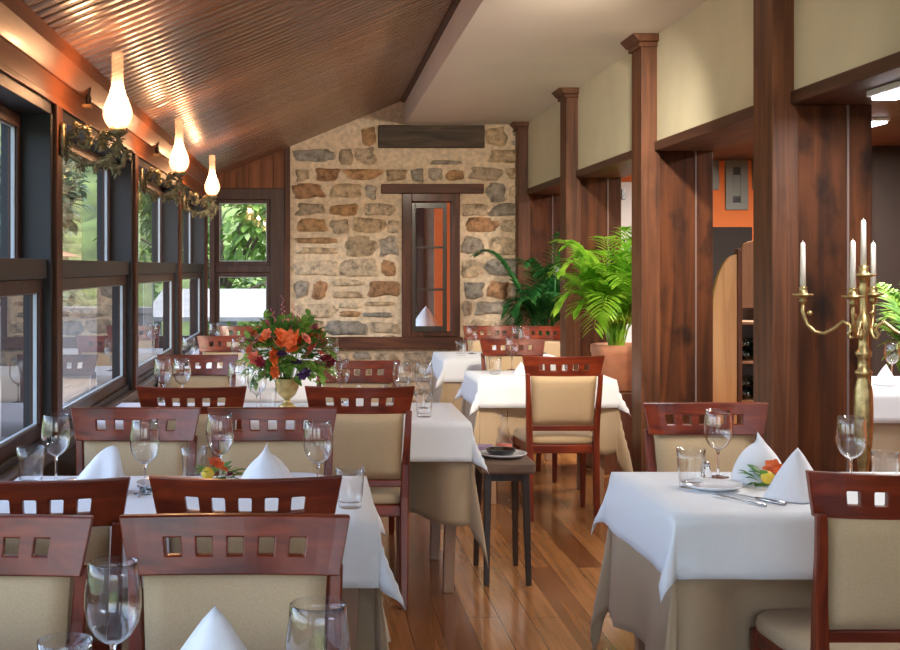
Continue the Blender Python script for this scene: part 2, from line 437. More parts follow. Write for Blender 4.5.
sash(w, D + .03, -.97, -.43, .72, 1.375, .04, 'x', .03, 'lower_sash')

# rubble stone wall with individually shaped stones in one mesh
mb = MB(); tones = []
wx0, wx1, wz0, wz1 = .84, 1.40, .77, 2.14
T = .38
def wallslab(x0, x1, z0, z1): mb.box(x0, x1, D, D + T, z0, z1)
mb.mi = 1
mb.prism([(-.24, 0), (wx0, 0), (wx0, zc(.84) + .05), (-.24, zc(-.24) + .05)], 'y', D, D + T)
wallslab(wx0, wx1, 0, wz0); wallslab(wx0, wx1, wz1, 3.05); wallslab(wx1, XP, 0, 3.05)
mb.mi = 0
rng = random.Random(21)
holes = [(wx0 - .01, wx1 + .01, wz0 - .12, wz1 + .1), (.61, 1.636, 2.575, 2.82), (.62, 1.65, 2.13, 2.24)]
palette = [(.52, .42, .31), (.56, .43, .28), (.46, .41, .35), (.38, .34, .29), (.54, .33, .17), (.45, .26, .14), (.62, .51, .37), (.50, .39, .26), (.34, .32, .28), (.64, .53, .39), (.58, .47, .33)]
stonefaces = []
def stone(cx, cz, hw, hh):
    tone = rng.choice(palette); j = rng.uniform(.82, 1.15); tone = tuple(c * j for c in tone)
    n = len(mb.v); K = 16; rings = [(1.06, -.002), (.97, .010), (.84, .022), (.5, .028)]
    ph = rng.uniform(0, 100); f0 = len(mb.f)
    for (s, dy) in rings:
        for k in range(K):
            an = 2 * PI * k / K; c, q = math.cos(an), math.sin(an)
            e = .55; px = abs(c) ** e * (1 if c > 0 else -1); pz = abs(q) ** e * (1 if q > 0 else -1)
            wob = 1 + .42 * noise.noise(Vector((c * 1.5 + ph, q * 1.5, ph)))
            x = cx + px * hw * s * wob; z = cz + pz * hh * s * wob
            mb.v.append((x, D - dy - .010 * noise.noise(Vector((x * 14, z * 14, ph))), z))
    mb.v.append((cx, D - .03, cz)); mb.smooth = True
    for i in range(3):
        for k in range(K):
            a = n + i * K + k; b = n + i * K + (k + 1) % K; mb.face((a, b, b + K, a + K))
    for k in range(K): mb.face((n + 3 * K + k, n + 3 * K + (k + 1) % K, n + 4 * K))
    mb.smooth = False
    dust = tuple(a * .45 + b * .55 for a, b in zip(tone, (.74, .60, .43)))
    for f in range(f0, len(mb.f)): stonefaces.append((f, dust if f - f0 < K else tone))
z = .02
while z < 3.1:
    rh = rng.uniform(.14, .25); x = -.24 + rng.uniform(0, .06)
    while x < XP - .1:
        rw = rng.uniform(.16, .46); x_end = min(x + rw, XP - .02)
        cx = (x + x_end) / 2; hw = (x_end - x) / 2 - .022
        parts = [(z, z + rh)]
        if rng.random() < .22 and rh > .17: parts = [(z, z + rh * .48), (z + rh * .52, z + rh)]
        for (za, zb) in parts:
            xa, xb = x, x_end
            cxx, hww = cx, hw
            bad = False
            for (hx0, hx1, hz0, hz1) in holes:
                if zb > hz0 and za < hz1 and xb > hx0 and xa < hx1:
                    if xa < hx0 - .12: xb = hx0
                    elif xb > hx1 + .12: xa = hx1
                    else: bad = True
            if xa < -.22: xa = -.22
            if bad or zb > (zc(max(xa, -.2)) if xa < .87 else ZC) - .01: continue
            jz = rng.uniform(-.012, .012)
            hww = (xb - xa) / 2 - .02
            if hww > .035: stone((xa + xb) / 2, (za + zb) / 2 + jz, hww, (zb - za) / 2 - rng.uniform(.014, .026))
        x = x_end
    z += rh
me = bpy.data.meshes.new('wall_back_stone'); me.from_pydata(mb.v, [], mb.f)
me.materials.append(M['stone']); me.materials.append(M['mortar'])
me.polygons.foreach_set('material_index', mb.m); me.polygons.foreach_set('use_smooth', mb.sm)
ca = me.color_attributes.new('tone', 'FLOAT_COLOR', 'CORNER')
for p in me.polygons:
    for li in p.loop_indices: ca.data[li].color = (.5, .4, .3, 1)
for f, tone in stonefaces:
    for li in me.polygons[f].loop_indices: ca.data[li].color = (*tone, 1)
bm = bmesh.new(); bm.from_mesh(me); bmesh.ops.recalc_face_normals(bm, faces=bm.faces); bm.to_mesh(me); bm.free(); me.update()
o = bpy.data.objects.new('wall_back', me); COL.objects.link(o); structure(o)
structure(MB().box(.61, 1.636, D - .055, D + .05, 2.58, 2.80).build('trim_21', M['lintel'], bevel=.008))
structure(MB().box(.64, 1.63, D - .05, D + .05, 2.14, 2.232).build('trim_22', M['sillwood'], bevel=.006))
structure(MB().box(-.24, 1.42, D - .11, D + .02, .645, .755).build('trim_23', M['sillwood'], bevel=.006))
w = structure(empty('window_21'))
mb = MB(); y0, y1 = D - .04, D + .16
mb.box(.84, .935, y0, y1, .755, 2.14); mb.box(1.325, 1.40, y0, y1, .755, 2.14); mb.box(.935, 1.325, y0, y1, 2.06, 2.14); mb.box(.935, 1.325, y0, y1, .755, .80)
mb.build('window_frame', M['redwood'], w, bevel=.006)
mb = MB(); ys = D + .03
mb.box(.94, .975, ys, ys + .04, .80, 2.055); mb.box(1.245, 1.28, ys, ys + .04, .80, 2.055)
for zz, hh in ((.80, .055), (1.20, .022), (1.61, .022), (2.0, .055)): mb.box(.975, 1.245, ys, ys + .04, zz, zz + hh)
ca_ = mb.build('casement', M['darkwood'], w, bevel=.003)
g = MB(); g.v += [(.975, ys + .02, .85), (1.245, ys + .02, .85), (1.245, ys + .02, 2.0), (.975, ys + .02, 2.0)]; g.face((0, 1, 2, 3)); g.build('pane', M['glass'], ca_)

# room behind the stone wall (seen through its small window)
structure(MB().box(-.2, 4.2, 14.9, 15.0, 0, 3.0).build('wall_annex_back', M['facade']))
structure(MB().box(1.42, 1.80, 14.84, 14.9, 0, 3.0).build('wall_annex_pillar', M['orange']))
structure(MB().box(2.2, 2.3, D + T, 14.9, 0, 3.0).build('wall_annex_right', M['orange']))
mb = MB(); mb.box(1.0, 1.06, 14.86, 14.9, 0, 2.6); mb.box(1.22, 1.30, 14.86, 14.9, 0, 2.6); mb.box(1.06, 1.22, 14.88, 14.9, 0, 2.6)
structure(mb.build('door_2', M['frame']))

# ---------------------------------------------------------------- room to the right
ZR = 2.46
structure(MB().box(XP, 6.6, YB, D, ZR, ZR + .1).build('ceiling_right_room', M['beam']))
structure(MB().box(6.5, 6.6, YB, D, 0, ZR).build('wall_far_right', M['orange']))
structure(MB().box(XP, 6.6, D, D + .2, 0, 2.9).build('wall_back_right_room', M['orange']))
structure(MB().box(4.75, 6.5, 10.6, 10.75, 0, ZR).build('wall_partition', M['darkwall']))
d1 = structure(MB().box(2.80, 3.12, D - .04, D, 0, 2.25).build('door_1', M['white_paint'], bevel=.004))
MB().box(2.955, 2.985, D - .07, D - .04, 1.62, 1.70).box(2.955, 2.985, D - .07, D - .04, 2.08, 2.18).build('hinge', M['black'], d1)

def strip_light(name, x, y0, y1, z, label):
    r = empty(name, (x, (y0 + y1) / 2, z)); tag(r, label, 'ceiling light')
    h = (y1 - y0) / 2
    MB().box(-.06, .06, -h, h, -.025, 0).build('housing', M['white_paint'], r, bevel=.004)
    MB().box(-.048, .048, -h + .02, h - .02, -.04, -.025).build('diffuser', M['lightstrip'], r, bevel=.004)
strip_light('strip_light', 2.22, 3.6, 4.9, 2.12, 'lit white strip light under the beam at the right edge of the photo')
strip_light('strip_light', 3.42, 5.6, 7.3, ZR, 'lit white strip light on the ceiling of the dark side room')
strip_light('strip_light', 3.9, 8.6, 10.2, ZR, 'added unseen strip light above the wine rack, brightening the side room')  # unseen fitting, added to brighten the orange wall and wine rack

# ---------------------------------------------------------------- furniture: the chair
def make_chair():
    r = empty('dining_chair'); tag(r, 'chair', 'chair', 'dining chairs with square cut-outs in the crest rail')
    # crest rail with five square openings
    cw, ch, th = .232, .112, .024
    hx = [-.132, -.066, 0, .066, .132]; hh = .0165
    xs = [-cw, -.205, -.175]
    for c in hx: xs += [c - hh, c + hh]
    xs = sorted(xs + [-.099, -.033, .033, .099, .175, .205, cw]); zs = [0, .02, .037, .070, .092, ch]
    def hole(i, j): return j == 2 and any(abs((xs[i] + xs[i + 1]) / 2 - c) < .01 for c in hx)
    def mp(x, z, t):
        u = x / cw; w = .905 + .095 * z / ch
        zz = z + (.004 * u * u * (z / ch)) - .006 * (1 - z / ch) * (1 - u * u)
        return (x * w, -.205 - .06 * ((z + .30) / .41) + t * th + .035 * u * u, .815 + zz)
    mb = MB(); idx = {}
    def vv(i, j, t):
        if (i, j, t) not in idx: idx[(i, j, t)] = len(mb.v); mb.v.append(mp(xs[i], zs[j], t))
        return idx[(i, j, t)]
    nx, nz = len(xs) - 1, len(zs) - 1
    for i in range(nx):
        for j in range(nz):
            if hole(i, j): continue
            mb.face((vv(i, j, 0), vv(i + 1, j, 0), vv(i + 1, j + 1, 0), vv(i, j + 1, 0)))
            mb.face((vv(i, j, 1), vv(i, j + 1, 1), vv(i + 1, j + 1, 1), vv(i + 1, j, 1)))
            for (di, dj, p, q) in ((-1, 0, (i, j), (i, j + 1)), (1, 0, (i + 1, j + 1), (i + 1, j)), (0, -1, (i + 1, j), (i, j)), (0, 1, (i, j + 1), (i + 1, j + 1))):
                a, b_ = i + di, j + dj
                if 0 <= a < nx and 0 <= b_ < nz and not hole(a, b_): continue
                mb.face((vv(*p, 0), vv(*p, 1), vv(*q, 1), vv(*q, 0)))
    mb.build('crest_rail', M['mahogany_x'], r, bevel=.0035)
    for s in (-1, 1):
        mb = MB(); mb.sweep_box([(s * .185, -.235, 0), (s * .187, -.205, .25), (s * .188, -.192, .46), (s * .194, -.205, .60), (s * .2, -.228, .72), (s * .205, -.240, .83)],
                                [(.03, .032), (.036, .04), (.036, .042), (.032, .034), (.028, .028), (.026, .024)])
        mb.build('leg', M['mahogany'], r, bevel=.005)
        mb = MB(); mb.sweep_box([(s * .198, .205, 0), (s * .198, .205, .25), (s * .198, .203, .42)], [(.028, .028), (.036, .036), (.042, .042)])
        mb.build('leg', M['mahogany'], r, bevel=.005)
    mb = MB(); mb.prism([(-.178, -.21), (.178, -.21), (.178, -.186), (-.178, -.186)], 'z', .505, .535); mb.build('back_rail', M['mahogany_x'], r, bevel=.004)
    # padded back
    mb = MB(); mb.smooth = True; n = 8; q = 7; idx = {}
    for t in (0, 1):
        for i in range(n + 1):
            for j in range(q + 1):
                u = i / n * 2 - 1; v = j / q; w = .171 + .014 * v; z = .537 + v * .279
                edge = (1 - abs(u) ** 6) * (1 - abs(2 * v - 1) ** 6)
                yb = -.197 - .052 * v ** 1.3 + .020 * u * u * v
                idx[(i, j, t)] = len(mb.v); mb.v.append((u * w, yb + (1 if t else -1) * (.007 + .013 * edge), z))
    for i in range(n):
        for j in range(q):
            mb.face((idx[(i, j, 0)], idx[(i + 1, j, 0)], idx[(i + 1, j + 1, 0)], idx[(i, j + 1, 0)]))
            mb.face((idx[(i, j, 1)], idx[(i, j + 1, 1)], idx[(i + 1, j + 1, 1)], idx[(i + 1, j, 1)]))
    mb.smooth = False
    for i in range(n):
        for j in (0, q): mb.face((idx[(i, j, 0)], idx[(i, j, 1)], idx[(i + 1, j, 1)], idx[(i + 1, j, 0)]))
    for j in range(q):
        for i in (0, n): mb.face((idx[(i, j, 0)], idx[(i, j + 1, 0)], idx[(i, j + 1, 1)], idx[(i, j, 1)]))
    mb.build('back_cushion', M['uphol'], r)
    # seat frame and cushion
    mb = MB(); mb.prism([(-.19, -.19), (.19, -.19), (.215, .215), (-.215, .215)], 'z', .375, .425); mb.build('seat_frame', M['mahogany_x'], r, bevel=.006)
    mb = MB(); mb.smooth = True; K = 28
    rings = [(.90, .425), (.99, .43), (1.0, .445), (.985, .462), (.93, .474), (.7, .480), (.35, .482)]
    for (s, z) in rings:
        for k in range(K):
            an = 2 * PI * k / K; c, q_ = math.cos(an), math.sin(an); e = .38
            px = abs(c) ** e * (1 if c > 0 else -1); py = abs(q_) ** e * (1 if q_ > 0 else -1)
            wx = .218 + .014 * py
            mb.v.append((px * wx * s, .018 + py * .212 * s, z))
    for i in range(len(rings) - 1):
        for k in range(K):
            a = i * K + k; b_ = i * K + (k + 1) % K; mb.face((a, b_, b_ + K, a + K))
    mb.face(list(range(K))[::-1]); mb.face([(len(rings) - 1) * K + k for k in range(K)])
    mb.build('seat_cushion', M['uphol'], r)
    return r
CH = Stock(make_chair())
SEATS = []
def chair(xc, d, facing, label, rot=0, zoff=0):
    """d = depth of the crest rail; facing 'away' (back to camera) or 'near'"""
    if facing == 'away': loc = (xc, d + .25, 0); rz = rot
    else: loc = (xc, d - .25, 0); rz = PI + rot
    SEATS.append((xc, loc[1], 1 if facing == 'away' else -1)); return CH.put(loc, rz, label)
def dc(y): return 631.0 / (y - 267)
chair(-.161, dc(515), 'near', 'nearest dining chair, in the middle of the bottom edge, behind the folded napkin')
chair(-.675, dc(516), 'near', 'dining chair cut off at the lower left corner, behind the foreground wine glass')
chair(-.166, dc(480), 'away', 'dining chair directly behind the nearest chair, pushed up to the second window table')
chair(-.675, dc(482), 'away', 'dining chair at left edge facing away, pushed up to the second window table', .02)
chair(-.644, dc(408), 'near', 'dining chair at the far side of the second window table, next to the windows', -.03)
chair(-.147, dc(408), 'near', 'dining chair at far side of the second window table, just below the large bouquet', .02)
chair(.192, dc(388), 'away', 'dining chair with whole cream back showing, aisle side of the bouquet table', -.02)
chair(-.517, dc(388), 'away', 'dining chair on the near side of the bouquet table, left of the bouquet')
chair(-.665, dc(355), 'near', 'dining chair on the far side of the bouquet table, beside the windows', .02)
chair(.225, dc(361), 'near', 'dining chair on the far side of the bouquet table, right of the bouquet')
chair(-.637, dc(336), 'near', 'small distant dining chair by the windows, third window row from the end', -.03)
chair(-.59, dc(326), 'near', 'most distant dining chair on the window side, in front of the end window')
chair(1.437, dc(475), 'away', 'dining chair cut off at the right edge, in front of the right-hand table', .0)
chair(1.437, dc(403), 'near', 'dining chair behind the right-hand table, in front of the dark wooden pier')
chair(1.40, dc(357), 'away', 'upright dining chair facing away in the aisle middle, left of the terracotta planter')
chair(1.385, 8.75, 'near', 'dining chair across the middle right table, seen behind its tall wine glass', .04)
chair(1.49, dc(326), 'near', 'distant dining chair below the small stone wall window, right of the window')
chair(1.98, 10.65, 'near', 'distant dining chair half hidden behind the dark green plant')

# ---------------------------------------------------------------- tables and cloths
ZT = .745
def drape(name, x0, x1, y0, y1, zt, drop, mat, label, cat, group, seed, wave=.012, flare=.10, step=.028, push=True, thick=.003, cone=.30):
    rng = random.Random(seed); ph = [rng.uniform(0, 6.28) for _ in range(8)]
    cx, cy = (x0 + x1) / 2, (y0 + y1) / 2; hw, hd = (x1 - x0) / 2, (y1 - y0) / 2
    def axis(h):
        n = max(4, int(2 * h / .07)); inner = [-h + 2 * h * i / n for i in range(n + 1)]
        m = max(4, int(drop / step)); out = [h + drop * (i + 1) / m for i in range(m)]
        return [-v for v in out[::-1]] + inner + out
    us, vs = axis(hw), axis(hd); mb = MB(); mb.smooth = True
    for u in us:
        for v in vs:
            a = max(0, abs(u) - hw); b = max(0, abs(v) - hd); su = 1 if u > 0 else -1; sv = 1 if v > 0 else -1
            bu, bv = max(-hw, min(hw, u)), max(-hd, min(hd, v))
            if a == 0 and b == 0: mb.v.append((cx + u, cy + v, zt)); continue
            Ln = math.hypot(a, b); t = Ln / drop
            if a > 0 and b > 0:
                th = math.atan2(b, a); r = Ln * (flare * .6 + cone * math.sin(2 * th) ** 2 - cone * .33 * math.sin(4 * th + ph[4]) ** 2 + (.05 * math.sin(8 * th + ph[5]) * math.sin(2 * th) if drop > .25 else 0)) * (.55 + .45 * min(1, t))
                ox, oy = r * math.cos(th) * su, r * math.sin(th) * sv; fall = math.sqrt(max(0, Ln * Ln - r * r)) * .99
            else:
                if a > 0: w = math.sin(v * 11 + ph[0]) + .6 * math.sin(v * 23 + ph[1]); edge = min(1, (hd - abs(bv)) / .12)
                else: w = math.sin(u * 10 + ph[2]) + .6 * math.sin(u * 21 + ph[3]); edge = min(1, (hw - abs(bu)) / .12)
                r = Ln * flare * .6 * (.55 + .45 * min(1, t)) + wave * w * (max(0, t - .36) * 1.4 if drop > .25 else t) * edge * (drop / .3) + .004 * min(1, Ln / .02)
                r = max(.004 * min(1, Ln / .02), r) if drop < .25 else max(.002 * min(1, Ln / .02), r - .004)
                ox, oy = (r * su, 0) if a > 0 else (0, r * sv); fall = Ln * .992
            x, y, z = cx + bu + ox, cy + bv + oy, zt - fall
            if fall < .02: z = zt - fall * .8
            if push and b > 0 and z < .66:
                for (sx, sy, sd) in SEATS:
                    if sd * sv > 0: continue        # chairs press the cloth in from outside, towards the table
                    tip = sy + sd * .245
                    if abs(x - sx) < .36 and (tip - y) * sd > 0 and (y - (sy - sd * .30)) * sd > 0:
                        wx = min(1, (.36 - abs(x - sx)) / .11); wz = min(1, (.66 - z) / .14)
                        wx = wx * wx * (3 - 2 * wx); wz = wz * wz * (3 - 2 * wz)
                        y += (tip - y) * wx * wz
            x = max(x, XL + .006)
            z = max(z, .008)
            mb.v.append((x, y, z))
    nv = len(vs)
    for i in range(len(us) - 1):
        for j in range(nv - 1):
            q = i * nv + j; mb.face((q, q + 1, q + nv + 1, q + nv))
    o = mb.build(name, mat, solid=thick)
    return tag(o, label, cat, group)

def table(x0, x1, y0, y1, nm, seed, sand=.44, white=.165, legs=None, far=False):
    r = empty('dining_table', ((x0 + x1) / 2, (y0 + y1) / 2, 0)); tag(r, 'wooden table under ' + nm, 'table', 'dining tables under double cloths')
    w, d = (x1 - x0) / 2, (y1 - y0) / 2
    MB().box(-w, w, -d, d, ZT - .035, ZT).build('table_top', M['legwood'], r, bevel=.004)
    for sx in (-1, 1):
        for sy in (-1, 1):
            MB().sweep_box([(sx * (w - .08), sy * (d - .08), 0), (sx * (w - .06), sy * (d - .06), ZT - .035)], [(.045, .045), (.06, .06)]).build('leg', M['legwood'], r, bevel=.004)
    st = .04 if far else .026
    drape('undercloth', x0 - .004, x1 + .004, y0 - .004, y1 + .004, ZT + .003, sand, M['cream_cloth'], 'sand coloured undercloth of ' + nm, 'tablecloth', 'sand coloured undercloths', seed, .036, .06, st, cone=.13)
    drape('tablecloth', x0 - .010, x1 + .010, y0 - .010, y1 + .010, ZT + .010, white, M['white_cloth'], 'white linen top cloth of ' + nm, 'tablecloth', 'white top cloths', seed + 50, .010, .22, st * .8, push=False)
ZI = ZT + .0118
table(-.93, .17, 1.25, 2.12, 'the nearest table, at the bottom edge', 1)
table(-.94, .155, 3.30, 4.02, 'the second window table, between facing chairs', 2)
table(-.95, .665, 5.42, 6.2, 'the bouquet table', 3)
table(-.95, .13, 7.75, 8.5, 'the window table right behind the bouquet', 4, far=True)
table(-.95, .05, 9.75, 10.35, 'the last window table before the end window', 5, far=True)
table(.985, 2.15, 3.39, 4.10, 'the large right-hand table with two standing napkins', 6)
table(.99, 1.79, 7.47, 8.13, 'the middle right table behind the upright chair', 7, far=True)
table(.955, 1.80, 9.15, 9.95, 'the far table below the stone wall window', 8, far=True)
table(2.95, 4.1, 6.75, 7.7, 'the table in the side room, at the right edge', 9, far=True)

# ---------------------------------------------------------------- tableware
def make_wineglass():
    r = empty('wine_glass'); tag(r, 'wine glass', 'wine glass', 'stemmed wine glasses')
    h = .215
    out = [(.006, .088), (.016, .092), (.030, .104), (.040, .122), (.0445, .145), (.0440, .168), (.0405, .195), (.0385, h)]
    inn = [(a - .0012, z + .001) for a, z in out[::-1]]; inn[-1] = (.001, .0905)
    MB().lathe(out + inn, 28).build('bowl', M['wineglass'], r)
    MB().lathe([(.0075, .005), (.005, .012), (.0038, .03), (.0038, .07), (.0055, .086), (.012, .0905), (.001, .092)], 12).build('stem', M['solidglass'], r)
    MB().lathe([(.034, 0), (.0345, .0015), (.02, .0035), (.008, .006), (.001, .0065)], 24).build('foot', M['solidglass'], r)
    return r
def make_tumbler():
    out = [(.030, 0), (.033, .002), (.035, .03), (.039, .08), (.0415, .112)]
    inn = [(.0402, .112), (.0375, .08), (.0335, .03), (.031, .016), (.001, .014)]
    o = MB().lathe(out + inn, 28).build('tumbler', M['wineglass']); tag(o, 'tumbler', 'tumbler', 'clear water tumblers'); return o
WG = Stock(make_wineglass()); TU = Stock(make_tumbler())
def dt(y): return (H - ZI) * FP / (y - 267)
def pos(px, d): return (px - 315) / FP * d
def glass(px, ytop, label, d=None):
    d = d or (H - ZI - .215) * FP / (ytop - 267)
    return WG.put((pos(px, d), d, ZI), random.uniform(0, 6), label)
def tumbler(px, d, label, s=1): return TU.put((pos(px, d), d, ZI), random.uniform(0, 6), label, None, s)

glass(113, 562, 'large wine glass in the foreground at lower left')
glass(318, 600, 'wine glass rising from the bottom edge, right of the front napkin', 1.70)
tumbler(65, 1.88, 'tumbler at the bottom edge, left of the foreground wine glass')
tumbler(31, 3.86, 'tumbler at the left edge beside the window, on the second window table', 1.05)
glass(56, 415, 'wine glass nearest the window on the second window table')
glass(145, 421, 'wine glass right of the leaning napkin on the second window table')
glass(220, 414, 'wine glass behind the small orange posy, second window table')
tumbler(194, 3.9, 'tumbler just left of the small orange posy')
glass(318, 421, 'wine glass at the right of the second window table, beside the standing napkin')
tumbler(350, 3.5, 'tumbler on the right edge of the second window table')
G3 = [(163, 359, 'leftmost wine glass on the bouquet table, by the window'), (182, 359, 'second wine glass from the window on the bouquet table'),
      (237, 363, 'wine glass just left of the bouquet, the farther of two'), (257, 367, 'wine glass left of the vase, closer to the bouquet than its neighbour'),
      (341, 359, 'wine glass directly right of the bouquet'), (402, 362, 'wine glass right of the small napkin behind the aisle chair'),
      (424, 363, 'rightmost wine glass on the bouquet table, near its aisle edge')]
for a in G3: glass(*a)
tumbler(268, 5.8, 'tumbler at the foot of the vase, left side')
tumbler(424, 5.62, 'low tumbler at the aisle corner of the bouquet table')
tumbler(392, 5.95, 'tumbler beside the small napkin on the bouquet table')
glass(189, 337, 'wine glass by the window on the table behind the bouquet', 8.1)
glass(238, 338, 'wine glass left behind the bouquet, on the table behind it', 7.95)
glass(332, 337, 'wine glass peeping out right behind the bouquet', 8.1)
tumbler(334, 7.9, 'tumbler right behind the bouquet')
glass(214, 323, 'tiny distant wine glass in front of the end window', 10.15)
glass(512, 337, 'tall wine glass on the middle right table')
tumbler(495, 7.85, 'tumbler left on the middle right table')
tumbler(568, 7.75, 'tumbler on the middle right table, behind the upright chair')
glass(472, 326, 'wine glass at the left of the far table below the stone wall window', 9.7)
glass(517, 326, 'left one of two distant wine glasses before the far post', 9.6)
glass(524, 327, 'right one of two distant wine glasses before the far post', 9.45)
tumbler(461, 9.5, 'tumbler at the left end of the far table')
glass(718, 410, 'wine glass on the left part of the right-hand table')
tumbler(691, 3.82, 'tumbler at the left of the right-hand table', 1.05)
glass(851, 417, 'wine glass on the right-hand table, in front of the candelabrum stem')
tumbler(885, 3.80, 'tumbler at the right edge behind the cut-off chair')
glass(892, 343, 'wine glass on the side room table at the right edge')

# napkins
def make_napkin(kind):
    r = MB(); r.smooth = True
    if kind == 'cone':      # standing folded point, open at the back
        hN, K, R = .135, 18, 10
        for i in range(R + 1):
            t = i / R
            for k in range(K + 1):
                an = -PI * .62 + PI * 1.24 * k / K
                rr = .070 * (1 - t ** 1.8) ** .72 + .001; fold = 1 + .10 * math.cos(an * 3) * (1 - t)
                r.v.append((rr * math.sin(an) * 1.12 * fold, -rr * math.cos(an) * .8 * fold + .018 * t, hN * t - .03 * t * abs(math.sin(an))))
        W = K + 1
        for i in range(R):
            for k in range(K): q = i * W + k; r.face((q, q + 1, q + W + 1, q + W))
        n = len(r.v)        # second, shorter layer folded across
        for i in range(R + 1):
            t = i / R
            for k in range(9):
                an = -PI * .35 + PI * .7 * k / 8; rr = .086 * (1 - t) ** .9 + .001
                r.v.append((rr * math.sin(an) * 1.1, -rr * math.cos(an) * .86, hN * .62 * t + .0))
        for i in range(R):
            for k in range(8): q = n + i * 9 + k; r.face((q, q + 1, q + 10, q + 9))
    elif kind == 'pyramid':     # sharp tent with a front ridge
        hN = .13; pts = [(-.088, -.01), (-.045, -.045), (-.004, -.068), (.045, -.04), (.085, .0)]
        R = 8
        for i in range(R + 1):
            t = i / R
            for (a, b) in pts:
                s = (1 - t) ** .92; r.v.append((a * s + .004 * t, b * s + .01 * t + .012 * math.sin(PI * t), hN * t))
        for i in range(R):
            for k in range(4): q = i * 5 + k; r.face((q, q + 1, q + 6, q + 5))
        n = len(r.v)
        for i in range(R + 1):
            t = i / R
            for (a, b) in ((-.07, .0), (-.03, .035), (.03, .04), (.075, .004)):
                s = (1 - t) ** .92; r.v.append((a * s + .004 * t, b * s + .014 * t, hN * .97 * t))
        for i in range(R):
            for k in range(3): q = n + i * 4 + k; r.face((q, q + 1, q + 5, q + 4))
    else:       # leaning fan: a long slope on the left, upright fold on the right
        R, K = 10, 10
        for i in range(R + 1):
            t = i / R
            for k in range(K + 1):
                u = k / K; x = -.125 + .185 * u; top = .135 * max(.02, math.sin(min(1, u / .84) * PI / 2) ** 1.25) * (1 if u < .84 else math.sqrt(max(.05, 1 - ((u - .84) / .165) ** 2)))
                r.v.append((x + .02 * t * (1 - u), -.045 + .055 * t + .016 * math.sin(u * 12) * (1 - t), top * t))
        W = K + 1
        for i in range(R):
            for k in range(K): q = i * W + k; r.face((q, q + 1, q + W + 1, q + W))
        n = len(r.v)
        for i in range(R + 1):
            t = i / R
            for k in range(K + 1):
                u = k / K; x = -.115 + .175 * u; top = .125 * max(.02, math.sin(min(1, u / .84) * PI / 2) ** 1.25) * (1 if u < .84 else math.sqrt(max(.05, 1 - ((u - .84) / .165) ** 2)))
                r.v.append((x, .055 - .043 * t, top * t))
        for i in range(R):
            for k in range(K): q = n + i * W + k; r.face((q, q + 1, q + W + 1, q + W))
    o = r.build('folded_napkin', M['napkin'], solid=.004); return tag(o, 'napkin', 'napkin', 'folded white napkins')
NC, NP, NF = Stock(make_napkin('cone')), Stock(make_napkin('pyramid')), Stock(make_napkin('fan'))
def nap(st, px, d, label, s=1, rz=0): return st.put((pos(px, d), d, ZI + .003), rz, label, None, s)
nap(NP, 211, 1.86, 'napkin tip rising from the bottom edge in the foreground', 1.25)
nap(NF, 103, 3.72, 'long leaning napkin at the window end of the second window table', 1.02)
nap(NC, 266, 3.74, 'upright napkin on the second window table, left of the right wine glass', 1.05, -.2)
nap(NP, 358, 5.95, 'small napkin on the bouquet table, right of the bouquet', .85)
nap(NP, 213, 8.0, 'tiny napkin on the table behind the bouquet, by the windows', .8)
nap(NC, 322, 8.0, 'napkin half hidden right behind the bouquet', 1.0)
nap(NC, 761, 3.93, 'rounded napkin on the right-hand table, the farther of its two', 1.1, .25)
nap(NP, 797, 3.62, 'sharp tent napkin on the right-hand table, beside the cut-off chair', 1.12, -.12)
nap(NP, 521, 7.8, 'napkin lying low on the middle right table', .6)
nap(NP, 886, 7.1, 'napkin on the side room table at the right edge', .9)
nap(NP, 497, 9.4, 'tiny napkin on the far table below the stone wall window', .8)

# plates and cutlery
pl = MB().lathe([(.001, .003), (.06, .003), (.075, .006), (.105, .016), (.112, .020), (.109, .014), (.078, .002), (.06, 0), (.001, 0)], 36).build('plate', M['porcelain'])
tag(pl, 'plate', 'plate', 'white plates')
PL = Stock(pl)
def plate(px, y, label, s=1):
    d = dt(y); return PL.put((pos(px, d), d, ZI + .002), 0, label, None, s)
plate(712, 489, 'white plate on the right-hand table, below its left wine glass', .8)
plate(170, 488, 'white plate on the second window table, between its two middle wine glasses', .9)
plate(82, 488, 'white plate behind the left edge chair, under the leaning napkin', .8)
plate(296, 483, 'white plate under the upright napkin on the second window table', .85)
plate(385, 412, 'white plate behind the aisle chair on the bouquet table', .8)
def make_cut(kind):
    mb = MB(); mb.smooth = True
    if kind == 'fork':
        mb.tube([(0, -.09, .002), (0, -.02, .003), (0, .04, .005)], [.0045, .003, .0025], 8)
        mb.smooth = False; mb.prism([(-.0025, .04), (.0025, .04), (.011, .055), (.011, .066), (-.011, .066), (-.011, .055)], 'z', .003, .0055)
        for k in range(4): mb.box(-.011 + k * .0062, -.0076 + k * .0062, .066, .10, .004, .006)
    else:
        mb.tube([(0, -.10, .003), (0, -.03, .003), (0, .005, .003)], [.006, .0055, .004], 8)
        mb.smooth = False; mb.prism([(-.007, .0), (.006, .0), (.008, .09), (.002, .115), (-.007, .105)], 'z', .002, .0036)
    o = mb.build(kind, M['steel']); return tag(o, kind, kind, kind + 's laid on the white cloths')
FK, KN = Stock(make_cut('fork')), Stock(make_cut('knife'))
for (st, px, y, rz, lb) in ((FK, 741, 502, .5, 'fork on the right-hand table, left of its knife'), (KN, 757, 500, .5, 'knife on the right-hand table, right of its fork'),
                            (FK, 140, 492, .1, 'fork beside the plate on the second window table'), (KN, 200, 492, .1, 'knife beside the small orange posy')):
    d = dt(y); st.put((pos(px, d), d, ZI + .002), rz, lb)

